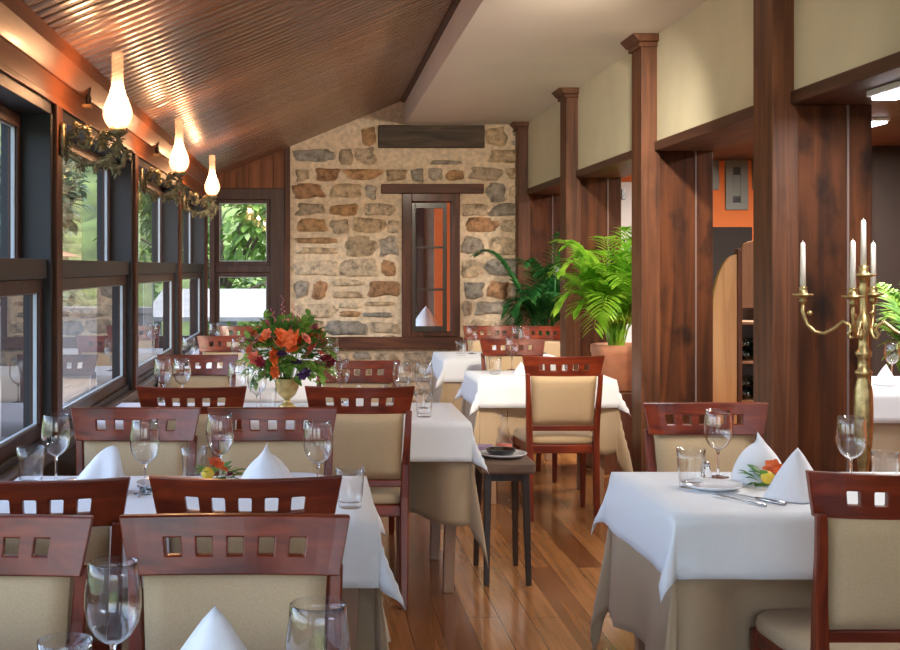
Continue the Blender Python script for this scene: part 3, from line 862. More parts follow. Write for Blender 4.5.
# salt shakers
def shaker(px, d, label):
    r = empty('salt_shaker', (pos(px, d), d, ZI)); tag(r, label, 'salt shaker')
    MB().lathe([(.016, 0), (.018, .01), (.014, .035), (.011, .045)], 14).build('body', M['solidglass'], r)
    MB().lathe([(.0125, .044), (.0125, .054), (.006, .06), (.001, .061)], 14).build('cap', M['steel'], r)
shaker(706, 3.95, 'small salt shaker between tumbler and wine glass on the right-hand table')

# ---------------------------------------------------------------- flowers
def blossom(mb, c, r, rng, n=7, layers=3):
    c = Vector(c)
    ax = Vector((rng.uniform(-1, 1), rng.uniform(-1, .3), rng.uniform(.1, 1))).normalized()
    a = ax.orthogonal().normalized(); b = ax.cross(a); mb.smooth = True
    for l in range(layers):
        rr = r * (1 - .25 * l); tilt = .25 + .45 * l; m = n - l
        for k in range(m):
            an = 2 * PI * (k + .5 * l) / m; u = a * math.cos(an) + b * math.sin(an); w = ax.cross(u)
            p0 = c + ax * r * .1 * l; p1 = p0 + u * rr * .6 * math.cos(tilt) + ax * rr * .6 * math.sin(tilt); p2 = p0 + u * rr * math.cos(tilt * .7) + ax * rr * math.sin(tilt * .7)
            nb = len(mb.v); hw = rr * .36
            mb.v += [tuple(p0), tuple(p1 + w * hw), tuple(p2 + w * hw * .55), tuple(p2 + u * rr * .08), tuple(p2 - w * hw * .55), tuple(p1 - w * hw), tuple(p1 - ax * rr * .05)]
            mb.face((nb, nb + 1, nb + 6)); mb.face((nb, nb + 6, nb + 5)); mb.face((nb + 6, nb + 1, nb + 2, nb + 3)); mb.face((nb + 6, nb + 3, nb + 4, nb + 5))
def leaf(mb, base, direction, ln, w, droop=.2, side=None):
    d = Vector(direction).normalized(); up = Vector((0, 0, 1)); s = side or d.cross(up)
    if s.length < .05: s = Vector((1, 0, 0))
    s.normalize(); nrm = s.cross(d); base = Vector(base); nb = len(mb.v); prev = None
    for (t, ww) in ((0, .12), (.3, .9), (.6, 1), (.85, .5), (1, .03)):
        p = base + d * ln * t - up * ln * droop * t * t
        mb.v += [tuple(p - s * w * ww / 2 + nrm * w * .12 * ww), tuple(p), tuple(p + s * w * ww / 2 + nrm * w * .12 * ww)]
    for i in range(4):
        q = nb + 3 * i; mb.face((q, q + 1, q + 4, q + 3)); mb.face((q + 1, q + 2, q + 5, q + 4))

vx, vy = pos(287, 5.98), 5.98
v = MB().lathe([(.038, 0), (.042, .006), (.03, .018), (.014, .03), (.016, .042), (.040, .062), (.055, .092), (.058, .12), (.054, .135), (.056, .142), (.05, .14), (.05, .12), (.03, .07), (.001, .062)], 28).build('vase', M['vase'])
v.location = (vx, vy, ZI); tag(v, 'golden footed vase holding the large bouquet', 'vase')
bq = empty('bouquet', (vx, vy, ZI + .115)); tag(bq, 'large mixed bouquet of orange, coral and wine red flowers with green leaves', 'bouquet')
rng = random.Random(5)
mb = MB(); mb.smooth = True
for i in range(520):
    th = rng.uniform(0, 2 * PI); el = rng.uniform(-.6, 1.4); R = rng.uniform(.09, .20)
    dr = Vector((math.cos(th) * math.cos(el), math.sin(th) * math.cos(el), math.sin(el) * (.72 if el > 0 else 1)))
    p = Vector((0, 0, .15)) + dr * R; d2 = (dr + Vector((rng.uniform(-.6, .6), rng.uniform(-.6, .6), rng.uniform(-.3, .6)))).normalized()
    leaf(mb, p, d2, rng.uniform(.045, .085), rng.uniform(.026, .042), .2)
for i in range(110):
    th = rng.uniform(PI * 1.0, PI * 2.0); el = rng.uniform(-.7, 1.0); dr = Vector((math.cos(th) * math.cos(el), math.sin(th) * math.cos(el), math.sin(el)))
    leaf(mb, Vector((0, 0, .15)) + dr * rng.uniform(.17, .22), (dr + Vector((rng.uniform(-.9, .9), 0, rng.uniform(-.6, .9)))).normalized(), rng.uniform(.04, .065), .032, .2)
for i in range(40):
    th = rng.uniform(0, 2 * PI); el = rng.uniform(.2, 1.4)
    mb.tube([(0, 0, -.07), tuple(Vector((math.cos(th) * math.cos(el), math.sin(th) * math.cos(el), math.sin(el))) * .17 + Vector((0, 0, .12)))], .0018, 4)
fo = mb.build('foliage', M['leaf_mid'], bq)
fl = [('fl_orange', .010, .14, .046), ('fl_orange', -.045, .115, .042), ('fl_orange', .055, .15, .04), ('fl_orange', -.06, .06, .042), ('fl_orange', -.028, .165, .03),
      ('fl_coral', -.16, .085, .042), ('fl_coral', .12, .085, .044), ('fl_coral', -.145, .045, .04), ('fl_coral', .155, .065, .036), ('fl_orange', -.12, .13, .036),
      ('fl_red', .185, .04, .038), ('fl_red', .21, .015, .03), ('fl_purple', .085, -.025, .036), ('fl_orange', -.055, -.01, .034), ('fl_purple', -.02, .07, .028),
      ('fl_red', -.12, .03, .03), ('fl_orange', .03, .09, .034), ('fl_purple', .05, .03, .03), ('fl_coral', .09, .14, .032), ('fl_orange', -.09, .16, .03)]
for (mt, dx, dz, r) in fl:
    dz += .085; rr = math.hypot(dx, dz - .15); dy = -math.sqrt(max(.0004, .225 ** 2 - rr * rr)) * 1.02
    m_ = MB(); blossom(m_, (dx, dy, dz), r, rng); m_.build('blossom', M[mt], bq)
for i in range(26):
    th = rng.uniform(-PI, PI); el = rng.uniform(.1, 1.2); m_ = MB()
    blossom(m_, (math.cos(th) * math.cos(el) * .2, math.sin(th) * math.cos(el) * .2, .15 + math.sin(el) * .16), rng.uniform(.018, .032), rng); m_.build('blossom', M[rng.choice(['fl_orange', 'fl_coral', 'fl_red', 'fl_orange', 'fl_pink'])], bq)
for (dx, h) in ((-.01, .42), (.015, .39), (-.035, .36), (.03, .37)):
    m_ = MB(); m_.smooth = True
    for k in range(26):
        t = k / 25; m_.ball((dx * (1 + t) + rng.uniform(-.008, .008), -.04 + rng.uniform(-.008, .008), .16 + (h - .16) * t), .007 * (1.15 - t * .7), 5)
    m_.build('flower_spike', M['fl_pink'], bq)

def posy(px, y, label, seed, sp=1):
    rng = random.Random(seed); d = dt(y); r = empty('flower_posy', (pos(px, d), d, ZI), 0, 1.35); tag(r, label, 'posy')
    mb = MB(); mb.smooth = True
    for i in range(20):
        th = rng.uniform(0, 2 * PI); q = rng.uniform(.005, .04); el = rng.uniform(.15, .8)
        leaf(mb, (math.cos(th) * q * 1.2, math.sin(th) * q * .6, rng.uniform(.004, .03)), (math.cos(th), math.sin(th) * .6, el), rng.uniform(.03, .05), .018, .3)
    mb.tube([(-.03, 0, .004), (.03, 0, .012)], .004, 6)
    mb.build('foliage', M['leaf_mid'], r)
    for (mt, x, z, q) in (('fl_orange', .008, .045, .022), ('fl_yellow', -.01, .026, .015), ('fl_orange', .026, .03, .015), ('fl_red', .04, .02, .010)):
        m_ = MB()
        if mt == 'fl_yellow': m_.ball((x, -.025, z), q, 8)
        else: blossom(m_, (x, -.01, z), q, rng, 6, 3)
        m_.build('blossom', M[mt], r)
posy(213, 483, 'small orange posy on the second window table', 3)
posy(768, 487, 'small orange and yellow posy on the right-hand table, between its two napkins', 4)

# potted palms
def frond(mb, base, az, ln, rise, droop, nl, ll, rng):
    base = Vector(base); dr = Vector((math.cos(az), math.sin(az), 0)); pts = []; hf = rng.uniform(.2, .75)
    for i in range(13):
        t = i / 12; pts.append(base + dr * ln * (t * hf) + Vector((0, 0, ln * (rise * t - droop * t * t * t))))
    mb.tube(pts, [.006 * (1 - .75 * i / 12) for i in range(13)], 5)
    for i in range(nl):
        t = .25 + .75 * i / (nl - 1); k = min(11, int(t * 12)); f = t * 12 - k; p = pts[k].lerp(pts[min(12, k + 1)], f)
        tg = (pts[min(12, k + 1)] - pts[max(0, k - 1)]).normalized(); sd = tg.cross(Vector((0, 0, 1)))
        if sd.length < .05: sd = Vector((1, 0, 0))
        sd.normalize(); l2 = ll * (.45 + .55 * math.sin(PI * min(1, t * .9 + .12))) * rng.uniform(.85, 1.1)
        for s in (-1, 1):
            leaf(mb, p, (sd * s * .9 + tg * .75 + Vector((0, 0, .18))), l2, ll * .14, .35)
def palm(name, loc, n, ln, ll, mat, label, seed, rise=(1.0, 1.5), azs=None, nl=17):
    rng = random.Random(seed); r = empty(name, loc); tag(r, label, 'potted palm')
    for i in range(n):
        az = azs[i % len(azs)] + rng.uniform(-.25, .25) if azs else 2 * PI * i / n + rng.uniform(-.25, .25)
        mb = MB(); mb.smooth = True
        frond(mb, (rng.uniform(-.04, .04), rng.uniform(-.04, .04), 0), az, ln * rng.uniform(.65, 1.05), rng.uniform(*rise), rng.uniform(.35, .85), nl, ll, rng)
        mb.build('frond', mat, r)
    return r
pot = MB().lathe([(.15, 0), (.165, .01), (.21, .26), (.215, .27), (.215, .32), (.20, .325), (.195, .30), (.001, .295)], 32).build('planter', M['terracotta'])
pot.location = (2.17, 8.85, .56); tag(pot, 'terracotta planter of the lime green palm, beside the wooden post', 'planter')
structure_p = MB().box(-.22, .22, -.22, .22, 0, .56).build('plinth', M['redwood'], bevel=.006); structure_p.location = (2.17, 8.85, 0)
tag(structure_p, 'wooden plinth under the terracotta planter', 'plinth')
palm('potted_palm', (2.12, 8.80, .86), 50, .80, .23, M['leaf_lime'], 'lime green palm in the terracotta planter', 11, (1.0, 1.7), nl=20)
pot2 = MB().lathe([(.13, 0), (.14, .01), (.18, .26), (.185, .30), (.17, .305), (.165, .28), (.001, .275)], 28).build('planter', M['terracotta'])
pot2.location = (2.12, 11.2, .5); tag(pot2, 'planter of the dark green palm, near the stone wall', 'planter')
p2 = MB().box(-.2, .2, -.2, .2, 0, .5).build('plinth', M['redwood'], bevel=.006); p2.location = (2.12, 11.2, 0); tag(p2, 'wooden plinth of the dark green palm near the stone wall', 'plinth')
palm('potted_palm', (2.06, 11.2, .78), 26, .78, .24, M['leaf_dark'], 'dark green palm near the stone wall, behind the lime green one', 12, (.8, 1.7), nl=20)
wf = empty('white_flower', (pos(555, 10.9), 10.9, 1.385))
m_ = MB(); blossom(m_, (0, 0, 0), .06, random.Random(2), 8, 4); m_.build('blossom', M['fl_white'], wf)
MB().tube([(0.03, .25, -.6), (0.01, .05, -.2), (0, 0, 0)], .005, 6).build('stem', M['leaf_dark'], wf); tag(wf, 'single white flower between the two palms', 'flower')
pot3 = MB().lathe([(.15, 0), (.16, .01), (.2, .40), (.205, .45), (.19, .455), (.185, .43), (.001, .42)], 28).build('planter', M['terracotta'])
pot3.location = (4.2, 8.4, 0); tag(pot3, 'planter of the palm in the side room', 'planter')
palm('potted_palm', (4.2, 8.4, .43), 18, 1.0, .30, M['leaf_mid'], 'palm in the side room, its fronds showing at the right edge', 13, (1.2, 1.7))

# ---------------------------------------------------------------- serving stool and its things
st = empty('serving_stool', (.865, 5.80, 0)); tag(st, 'small brown wooden serving stool in the aisle beside the bouquet table', 'stool')
MB().box(-.125, .125, -.20, .20, .50, .555).build('stool_top', M['stoolwood'], st, bevel=.012)
for sx in (-1, 1):
    for sy in (-1, 1):
        MB().sweep_box([(sx * .095, sy * .185, 0), (sx * .085, sy * .15, .501)], [(.024, .024), (.034, .034)]).build('leg', M['darkwood'], st, bevel=.003)
for q_ in (-.13, .13): MB().box(-.07, .07, q_ - .01, q_ + .01, .46, .501).build('apron', M['darkwood'], st)
PL.put((.865, 5.76, .5565), 0, 'grey-white plate on the serving stool', None, 1.0)
b_ = MB().lathe([(.03, 0), (.055, .008), (.07, .028), (.072, .034), (.066, .034), (.05, .012), (.001, .008)], 28).build('bowl', M['black']); b_.location = (.855, 5.75, .5605); tag(b_, 'black bowl on the plate of the serving stool', 'bowl')
b2 = MB().box(-.05, .05, -.04, .04, 0, .018).box(-.046, .046, -.036, .036, .018, .03).build('folded_cloth', M['lilac'], bevel=.005); b2.location = (.80, 5.93, .5562); tag(b2, 'folded lilac cloth at the left of the serving stool', 'cloth')
c = empty('glass_carafe', (.90, 5.94, .5562)); tag(c, 'clear glass carafe on the serving stool, behind the black bowl', 'carafe')
MB().lathe([(.036, 0), (.042, .01), (.04, .05), (.022, .09), (.014, .13), (.018, .19), (.017, .19), (.0125, .13), (.020, .09), (.037, .05), (.036, .012), (.001, .008)], 24).build('body', M['wineglass'], c)
MB().lathe([(.001, .012), (.0355, .014), (.0375, .032), (.001, .033)], 20).build('pink_liquid', M['fl_coral'], c)['label'] = 'pinkish drink in the carafe'

# ---------------------------------------------------------------- candelabrum
cd = empty('candelabrum', (2.15, 4.9, 0)); tag(cd, 'tall brass candelabrum with white candles behind the right-hand table', 'candelabrum')
prof = [(.15, 0), (.15, .012), (.12, .03), (.07, .045), (.03, .06), (.022, .10), (.034, .12), (.034, .135), (.02, .15), (.017, .2), (.019, .40), (.024, .48), (.02, .50), (.034, .515), (.034, .53),
        (.019, .55), (.017, .62), (.022, .66), (.032, .74), (.037, .86), (.034, .95), (.024, .99), (.022, 1.0), (.032, 1.01), (.033, 1.02), (.022, 1.03), (.021, 1.07), (.03, 1.085), (.031, 1.095), (.02, 1.11),
        (.018, 1.16), (.028, 1.18), (.030, 1.21), (.022, 1.235), (.014, 1.25), (.014, 1.33), (.02, 1.345), (.014, 1.36), (.018, 1.38), (.026, 1.39), (.046, 1.395), (.046, 1.402), (.022, 1.404), (.018, 1.42), (.02, 1.435), (.001, 1.436)]
MB().lathe(prof, 24).build('stem', M['brass'], cd)
rot = -math.radians(33)
for k in range(4):
    an = PI + rot + k * PI / 2; dx, dy = math.cos(an), math.sin(an)
    mb = MB(); mb.smooth = True
    pr = [(.02, 1.20), (.035, 1.155), (.05, 1.15), (.055, 1.17), (.045, 1.18), (.05, 1.20), (.075, 1.215), (.11, 1.185), (.145, 1.165), (.18, 1.17), (.21, 1.20), (.226, 1.25), (.226, 1.29)]
    mb.tube([(dx * a, dy * a, z) for a, z in pr], [.007] * 4 + [.0075] * 9, 8)
    mb.ball((dx * .2, dy * .2, 1.245), .011, 6)
    mb.lathe([(.008, 1.28), (.016, 1.295), (.012, 1.303), (.02, 1.312), (.04, 1.316), (.04, 1.322), (.018, 1.324), (.015, 1.345), (.017, 1.35), (.001, 1.351)], 18, (dx * .226, dy * .226, 0))
    mb.build('arm', M['brass'], cd)
    c = MB(); c.lathe([(.0115, 0), (.0095, .17), (.006, .178), (.001, .18)], 14); c.tube([(0, 0, .178), (0, 0, .186)], .0012, 5)
    c = c.build('candle', M['candle'], loc=(2.15 + dx * .226, 4.9 + dy * .226, 1.351))
    tag(c, ['white candle on the left arm of the candelabrum', 'white candle just left of the tall middle one', 'white candle on the outer right arm, past the photo edge', 'white candle just right of the tall middle one'][k], 'candle', 'candelabrum candles')
c = MB(); c.lathe([(.0115, 0), (.0095, .17), (.006, .178), (.001, .18)], 14); c.tube([(0, 0, .178), (0, 0, .186)], .0012, 5)
c = c.build('candle', M['candle'], loc=(2.15, 4.9, 1.436)); tag(c, 'tallest white candle in the middle of the candelabrum', 'candle', 'candelabrum candles')

# ---------------------------------------------------------------- wall lamps
def make_lamp():
    r = empty('wall_lamp'); tag(r, 'lamp', 'wall lamp', 'oil lamp sconces above the windows')
    # local: wall at x=0, arm reaches +x; origin at the wall
    X = .226; rng = random.Random(9)
    mb = MB(); mb.smooth = True
    mb.lathe([(.001, -.07), (.022, -.06), (.03, 0), (.022, .06), (.001, .07)], 14, (.012, 0, 0), .5, 1)
    mb.tube([(.01, 0, -.02), (.04, 0, -.06), (.085, 0, -.09), (.14, 0, -.095), (.19, 0, -.07), (X + .01, 0, -.03), (X, 0, .02)], [.010, .012, .010, .010, .010, .011, .008], 8)
    mb.tube([(.02, 0, .0), (.06, 0, .045), (.10, 0, .04), (.115, 0, .0), (.095, 0, -.03), (.07, 0, -.015), (.075, 0, .005)], [.007, .008, .008, .008, .007, .006, .005], 7)
    mb.tube([(X, 0, -.01), (X + .03, 0, -.05), (X + .02, 0, -.10), (X - .02, 0, -.115), (X - .045, 0, -.085), (X - .03, 0, -.06)], [.009, .01, .01, .009, .008, .006], 7)
    mb.tube([(X - .02, 0, 0), (X - .055, 0, .02), (X - .075, 0, -.01), (X - .055, 0, -.04)], [.008, .009, .008, .006], 7)
    for i in range(330):
        src = rng.choice([(.04, -.06), (.085, -.09), (.14, -.095), (.19, -.07), (X, -.03), (.06, .045), (.1, .04), (.115, 0), (X + .03, -.05), (X, -.11), (X - .045, -.085), (X - .055, .02), (X - .06, -.01), (.03, .0), (X, 0)])
        a = rng.uniform(0, 2 * PI); leaf(mb, (src[0], rng.uniform(-.012, .012), src[1]), (math.cos(a), rng.uniform(-.7, .7), math.sin(a)), rng.uniform(.020, .042), .017, .3)
    mb.build('bracket', M['bronze'], r, solid=.002)
    MB().lathe([(.012, .01), (.03, .02), (.042, .03), (.03, .045), (.026, .05), (.001, .051)], 18, (X, 0, 0)).build('burner', M['bronze'], r)
    out = [(.028, .045), (.040, .055), (.053, .075), (.059, .10), (.056, .125), (.044, .155), (.033, .18), (.0255, .21), (.0235, .25), (.0235, .345)]
    MB().lathe(out + [(a - .002, z) for a, z in out[::-1]], 28, (X, 0, 0)).build('chimney', M['chimney'], r)
    MB().lathe([(.001, .05), (.010, .056), (.016, .08), (.013, .105), (.001, .125)], 14, (X, 0, 0)).build('bulb', M['bulb'], r)
    return r
LP = Stock(make_lamp())
for i, (yy, lb) in enumerate(((4.92, 'nearest and largest of the lit wall lamps, upper left'), (7.15, 'middle lit wall lamp above the windows'), (9.45, 'farthest lit wall lamp in view, before the end window'), (2.6, 'lit wall lamp out of view at the near end of the window wall'))):
    if i == 3: continue
    LP.put((XL + .012, yy, 1.93), 0, lb)
    lt = bpy.data.lights.new('lamp_light', 'POINT'); lt.energy = 5; lt.color = (1, .66, .36); lt.shadow_soft_size = .03
    lo = bpy.data.objects.new('lamp_light', lt); COL.objects.link(lo); lo.location = (XL + .238, yy, 1.93 + .17)
def ornament(y, label):
    r = empty('wall_ornament', (XL + .002, y, 2.185)); tag(r, label, 'ornament', 'small ornaments on the wooden frieze')
    MB().box(0, .035, -.03, .03, -.06, -.045).build('shelf', M['pine'], r)
    MB().lathe([(.016, -.045), (.02, -.02), (.012, .0), (.018, .02), (.016, .045), (.001, .055)], 12, (.022, 0, 0), .7).build('figure', M['darkwood'], r)
ornament(5.47, 'small dark ornament on the wooden frieze, left of the nearest lamp chimney')
ornament(7.85, 'small dark ornament on the wooden frieze, between the nearest and middle lamps')

# ---------------------------------------------------------------- side room: wine rack, pictures
def spx(px, d): return (px - 315) / FP * d
rk = empty('wine_rack', (3.2, 8.9, 0)); tag(rk, 'tall pine wine rack with a curved side panel, seen through the wooden opening', 'wine rack')
# side panel faces the camera: curved top-left outline
xa, xb = spx(712, 8.9) - 3.2, spx(741, 8.9) - 3.2
poly = [(xa, 0), (xb - .035, 0), (xb - .035, 1.52)]
for i in range(9):
    t = i / 8; an = t * PI / 2
    poly.append((xb - .035 - (xb - .035 - xa) * math.sin(an), 1.12 + .40 * math.cos(an)))
MB().prism(poly, 'y', -.02, .02).build('side_panel', M['pine'], rk, bevel=.004)
MB().box(xb - .035, xb, -.03, .03, 0, 1.56).build('upright', M['redwood'], rk, bevel=.004)
xc = xb + .42
top = [(xb, 1.14), (xc, 1.14), (xc, 1.62)]
for i in range(7):
    t = i / 6; top.append((xb + .12 * (1 - math.sin(t * PI / 2)), 1.56 + .06 * math.cos(t * PI / 2)))
MB().prism(top, 'y', -.01, .03).build('head_panel', M['rackwood'], rk, bevel=.003)
MB().box(xb, xc, .32, .35, 0, 1.14).build('back_panel', M['darkwood'], rk)
MB().box(xc, xc + .035, -.02, .35, 0, 1.6).build('upright', M['rackwood'], rk, bevel=.004)
for z in (.20, .48, .76, 1.04):
    MB().box(xb, xc, 0, .32, z - .02, z).build('shelf', M['rackwood'], rk, bevel=.003)
names = ['bottom', 'second', 'third', 'top']
for ri, z in enumerate((.20, .48, .76)):
    for k in range(4):
        for j in range(2):
            xx = 3.2 + xb + .055 + k * .098; b_ = MB()
            b_.lathe([(.001, 0), (.036, .002), (.038, .01), (.038, .19), (.03, .215), (.014, .24), (.014, .29), (.001, .291)], 14)
            o = b_.build('wine_bottle', [M['bottle']]); o.location = (xx, 9.2, z + .040 + j * .08); o.rotation_euler = (PI / 2, 0, 0)
            tag(o, 'dark wine bottle lying on the %s shelf of the pine rack' % names[ri], 'bottle', 'dark wine bottles lying on the %s shelf of the rack' % names[ri])
def picture(px0, px1, y0, y1, d, label, mat):
    x0, x1 = spx(px0, d), spx(px1, d); z1, z0 = H - (y0 - 267) / FP * d, H - (y1 - 267) / FP * d
    r = empty('framed_picture', ((x0 + x1) / 2, d, (z0 + z1) / 2)); tag(r, label, 'picture'); w, h = (x1 - x0) / 2, (z1 - z0) / 2; f = .07
    MB().box(-w, w, -.03, 0, h - f, h).box(-w, w, -.03, 0, -h, -h + f).box(-w, -w + f, -.03, 0, -h + f, h - f).box(w - f, w, -.03, 0, -h + f, h - f).build('frame', M['pewter'], r, bevel=.004)
    MB().box(-w + f, w - f, -.015, -.002, -h + f, h - f).build('print', M['picture'], r)
    MB().box(-.04, .04, -.02, -.012, -h * .45, h * .4).build('figure', mat, r)
picture(725, 747, 160, 210, D, 'grey framed picture on the orange wall of the side room', M['pewter'])
picture(702, 718, 160, 190, D, 'dark framed picture left on the orange wall, mostly behind the pier', M['black'])
picture(752, 772, 150, 190, D, 'dark framed picture right on the orange wall, mostly behind the post', M['black'])
cb = MB().box(spx(690, D - .3), spx(752, D - .3), D - .32, D - .02, 0, 1.43 + 39 / FP * D).build('wall_cabinet', M['darkwall'], bevel=.01); tag(cb, 'dark cabinet against the orange wall, behind the wine rack', 'cabinet')

structure(MB().box(-.3, 4.2, D + T, 15.0, 3.0, 3.1).build('ceiling_annex_light_block', M['white_ceil']))  # unseen ceiling, added to keep daylight out of the annex
# things behind the stone wall window
at_ = empty('side_table', (1.15, 13.7, 0)); tag(at_, 'small table with white cloth seen through the stone wall window', 'table')
MB().box(-.3, .3, -.25, .25, .66, .70).build('table_top', M['legwood'], at_)
for sx in (-1, 1):
    for sy in (-1, 1): MB().box(sx * .26 - .02, sx * .26 + .02, sy * .21 - .02, sy * .21 + .02, 0, .66).build('leg', M['legwood'], at_)
SEATS.clear()
drape('tablecloth', .84, 1.46, 13.44, 13.96, .702, .3, M['white_cloth'], 'white cloth on the table behind the stone wall window', 'tablecloth', None, 77, .02, .12, .05)
nn = NP.put((1.2, 13.6, .706), 0, 'large napkin behind the stone wall window', None, 2.3)
pp = MB().lathe([(.05, 0), (.08, .12), (.001, .115)], 18).build('planter', M['terracotta']); pp.location = (1.0, 13.75, .704); tag(pp, 'small flowerpot behind the stone wall window', 'planter')
palm('potted_plant', (1.0, 13.75, .8), 9, .35, .12, M['leaf_mid'], 'small green plant behind the stone wall window', 31, (.9, 1.4), nl=9)['category'] = 'plant'

# ---------------------------------------------------------------- outdoors
structure(MB().box(-60, 40, -30, 80, -1.3, -1.2).build('ground', M['lawn']))
mb = MB(); mb.smooth = True; NX, NY = 90, 40     # wooded hillside
for i in range(NX + 1):
    for j in range(NY + 1):
        x = -70 + 110 * i / NX; y = 38 + 40 * j / NY; t = j / NY
        mb.v.append((x, y - .02 * (x + 10) ** 2 * .3, -1.3 + 17 * t ** .8 + 1.6 * noise.noise(Vector((x * .45, y * .45, 3))) + .9 * noise.noise(Vector((x * 1.3, y * 1.3, 7)))))
for i in range(NX):
    for j in range(NY): q = i * (NY + 1) + j; mb.face((q, q + NY + 1, q + NY + 2, q + 1))
structure(mb.build('hillside', M['hill']))
mb = MB(); x = -6.5
while x < -1.3:
    mb.box(x, x + .13, YB, 16.9, -.12, -.08); x += .14
structure(mb.build('terrace', M['deck']))
structure(MB().box(-6.5, -1.3, YB, 16.9, -1.2, -.125).build('terrace_base', M['facade']))
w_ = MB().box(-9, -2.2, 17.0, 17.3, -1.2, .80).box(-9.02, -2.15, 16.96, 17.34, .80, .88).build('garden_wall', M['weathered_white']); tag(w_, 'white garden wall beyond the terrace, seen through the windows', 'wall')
w_ = empty('garden_house', (-9.5, 29, -1.2)); tag(w_, 'low beige house beyond the white garden wall', 'house')
MB().box(-3, 3, 0, 4, 0, 2.9).build('walls', M['facade'], w_)
MB().prism([(-3.3, 2.9), (3.3, 2.9), (0, 3.9)], 'y', -.3, 4.3).build('roof', M['terracotta'], w_)
for k in (-2, 0, 1.9): MB().box(k - .4, k + .4, -.04, 0, 1.1, 2.2).build('window', M['darkwall'], w_)
pg = empty('pergola', (-.9, 18.9, -1.2)); tag(pg, 'white awning pergola outside the end window', 'pergola')
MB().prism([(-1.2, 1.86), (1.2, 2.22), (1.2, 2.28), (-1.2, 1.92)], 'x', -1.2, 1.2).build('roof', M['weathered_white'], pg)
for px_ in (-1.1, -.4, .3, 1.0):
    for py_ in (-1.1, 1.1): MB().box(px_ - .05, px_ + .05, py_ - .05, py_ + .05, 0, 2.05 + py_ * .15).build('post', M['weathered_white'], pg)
def tree(x, y, r, h, mat, label, seed, n=2600):
    rng = random.Random(seed); t = empty('garden_tree', (x, y, -1.2)); tag(t, label, 'tree', 'garden trees outside the windows')
    mb = MB(); mb.smooth = True; cl = [(Vector((rng.uniform(-1, 1) * r * .6, rng.uniform(-1, 1) * r * .6, h * rng.uniform(.35, .95))), r * rng.uniform(.35, .6)) for _ in range(9)]
    for i in range(n):
        c, rr = rng.choice(cl); v = Vector((rng.gauss(0, 1), rng.gauss(0, 1), rng.gauss(0, 1))).normalized() * rr * rng.uniform(.7, 1.05)
        leaf(mb, c + v, (v.normalized() + Vector((rng.uniform(-.8, .8), rng.uniform(-.8, .8), rng.uniform(-.6, .6)))), rng.uniform(.16, .30), .14, .2)
    mb.build('crown', mat, t)
    mb = MB(); mb.smooth = True; mb.tube([(0, 0, 0), (.05, 0, h * .3), (0, .05, h * .75)], [.16, .12, .05], 8)
    for c, rr in cl: mb.tube([(.02, 0, h * .35), tuple(c)], [.06, .02], 6)
    mb.build('trunk', M['trunk'], t)
for i, (x, y, r, h, mt, lb) in enumerate([(-1.9, 24.5, 2.0, 5.6, 'leaf_tree', 'bright green tree straight outside the end window'), (-5.3, 21.5, 1.5, 5.0, 'leaf_tree2', 'tree behind the garden wall, seen through the second window bay'),
        (-9.2, 22, 1.8, 5.6, 'leaf_tree2', 'tree seen through the nearest window bay'), (3.0, 25, 2.0, 5.5, 'leaf_tree', 'tree behind the stone wall, mostly hidden'), (-3.6, 34, 2.8, 8, 'leaf_tree', 'tall tree far behind the pergola'),
        (-15.5, 27, 2.6, 8.5, 'leaf_tree', 'large tree far left beyond the beige house')]):
    tree(x, y, r, h, M[mt], lb, 40 + i, 3200 if r > 1 else 1300)

# ---------------------------------------------------------------- light
w = bpy.data.worlds.new('World'); SC.world = w; w.use_nodes = True; nt = w.node_tree
sky = nt.nodes.new('ShaderNodeTexSky'); sky.sky_type = 'NISHITA'; sky.sun_disc = False; sky.sun_elevation = math.radians(50); sky.sun_rotation = math.radians(90)
sky.air_density = 1; sky.dust_density = 3; sky.ozone_density = 1
hs = nt.nodes.new('ShaderNodeHueSaturation'); hs.inputs['Saturation'].default_value = .8
L(nt, sky, 'Color', hs, 'Color'); L(nt, hs, 'Color', nt.nodes['Background'], 'Color'); nt.nodes['Background'].inputs['Strength'].default_value = .62
sl = bpy.data.lights.new('sun', 'SUN'); sl.energy = 1.9; sl.angle = .03; sl.color = (1, .95, .87)
so = bpy.data.objects.new('sun', sl); COL.objects.link(so)
so.rotation_euler = Vector((.75, -.28, .95)).to_track_quat('Z', 'Y').to_euler()
def area(name, loc, sx, sy, e, col, rot=(0, 0, 0)):
    l = bpy.data.lights.new(name, 'AREA'); l.shape = 'RECTANGLE'; l.size = sx; l.size_y = sy; l.energy = e; l.color = col
    o = bpy.data.objects.new(name, l); COL.objects.link(o); o.location = loc; o.rotation_euler = rot
area('strip_glow', (2.22, 4.25, 2.07), .08, 1.2, 10, (1, .97, .93))
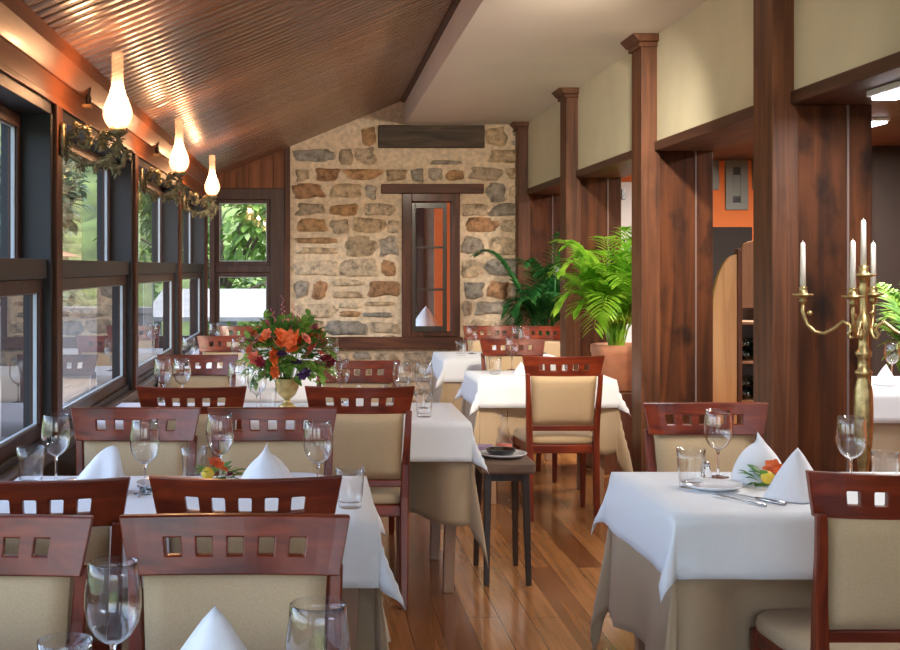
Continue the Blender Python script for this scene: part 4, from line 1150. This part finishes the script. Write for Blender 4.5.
area('strip_glow', (3.42, 6.45, ZR - .05), .1, 1.6, 22, (1, .95, .9))
area('strip_glow', (3.9, 9.4, ZR - .05), .1, 1.5, 110, (1, .9, .8))  # light of the added strip above the wine rack

def added_spot(x, y, label, e):  # unseen spotlights, added to brighten the stone wall and the room
    r = empty('added_spotlight', (x, y, ZC)); tag(r, label, 'ceiling light', 'added ceiling spotlights')
    MB().lathe([(.04, -.012), (.045, 0), (.001, 0)], 20).build('base', M['white_paint'], r)
    hd = MB().lathe([(.045, -.02), (.05, -.10), (.044, -.10), (.040, -.03), (.001, -.03)], 20).build('head', M['white_paint'], r); hd.rotation_euler.x = .9; hd.location.z = -.02
    MB().lathe([(.042, -.088), (.001, -.088)], 20).build('lens', M['bulb'], hd)
    l = bpy.data.lights.new('added_spot_lamp', 'SPOT'); l.energy = e; l.color = (1, .86, .68); l.spot_size = 1.35; l.spot_blend = .8; l.shadow_soft_size = .05
    o = bpy.data.objects.new('added_spot_lamp', l); COL.objects.link(o); o.location = (x, y + .1, ZC - .10); o.rotation_euler = (math.radians(68), 0, math.radians(9))
added_spot(1.45, 5.3, 'added ceiling spotlight to brighten the stone wall, farthest of three out of view', 200)
added_spot(1.45, 3.3, 'added fill spotlight on the flat ceiling, middle of three out of view', 30)
added_spot(1.45, 1.2, 'added fill spotlight on the flat ceiling, nearest of three out of view', 14)

# ---------------------------------------------------------------- camera
cam = bpy.data.cameras.new('camera'); co = bpy.data.objects.new('camera', cam); COL.objects.link(co)
cam.sensor_width = 36; cam.lens = FP * 36 / 900; cam.shift_x = (450 - 315) / 900; cam.shift_y = -(325 - 267) / 900
co.location = (0, 0, H); co.rotation_euler = (PI / 2, 0, 0); cam.clip_start = .05
SC.camera = co
SC.view_settings.view_transform = 'Standard'; SC.view_settings.look = 'None'; SC.view_settings.gamma = 1
SC.view_settings.exposure = 1.22
SC.cycles.use_denoising = True
SC.cycles.max_bounces = 12; SC.cycles.transparent_max_bounces = 24; SC.cycles.diffuse_bounces = 6
SC.cycles.sample_clamp_indirect = 6
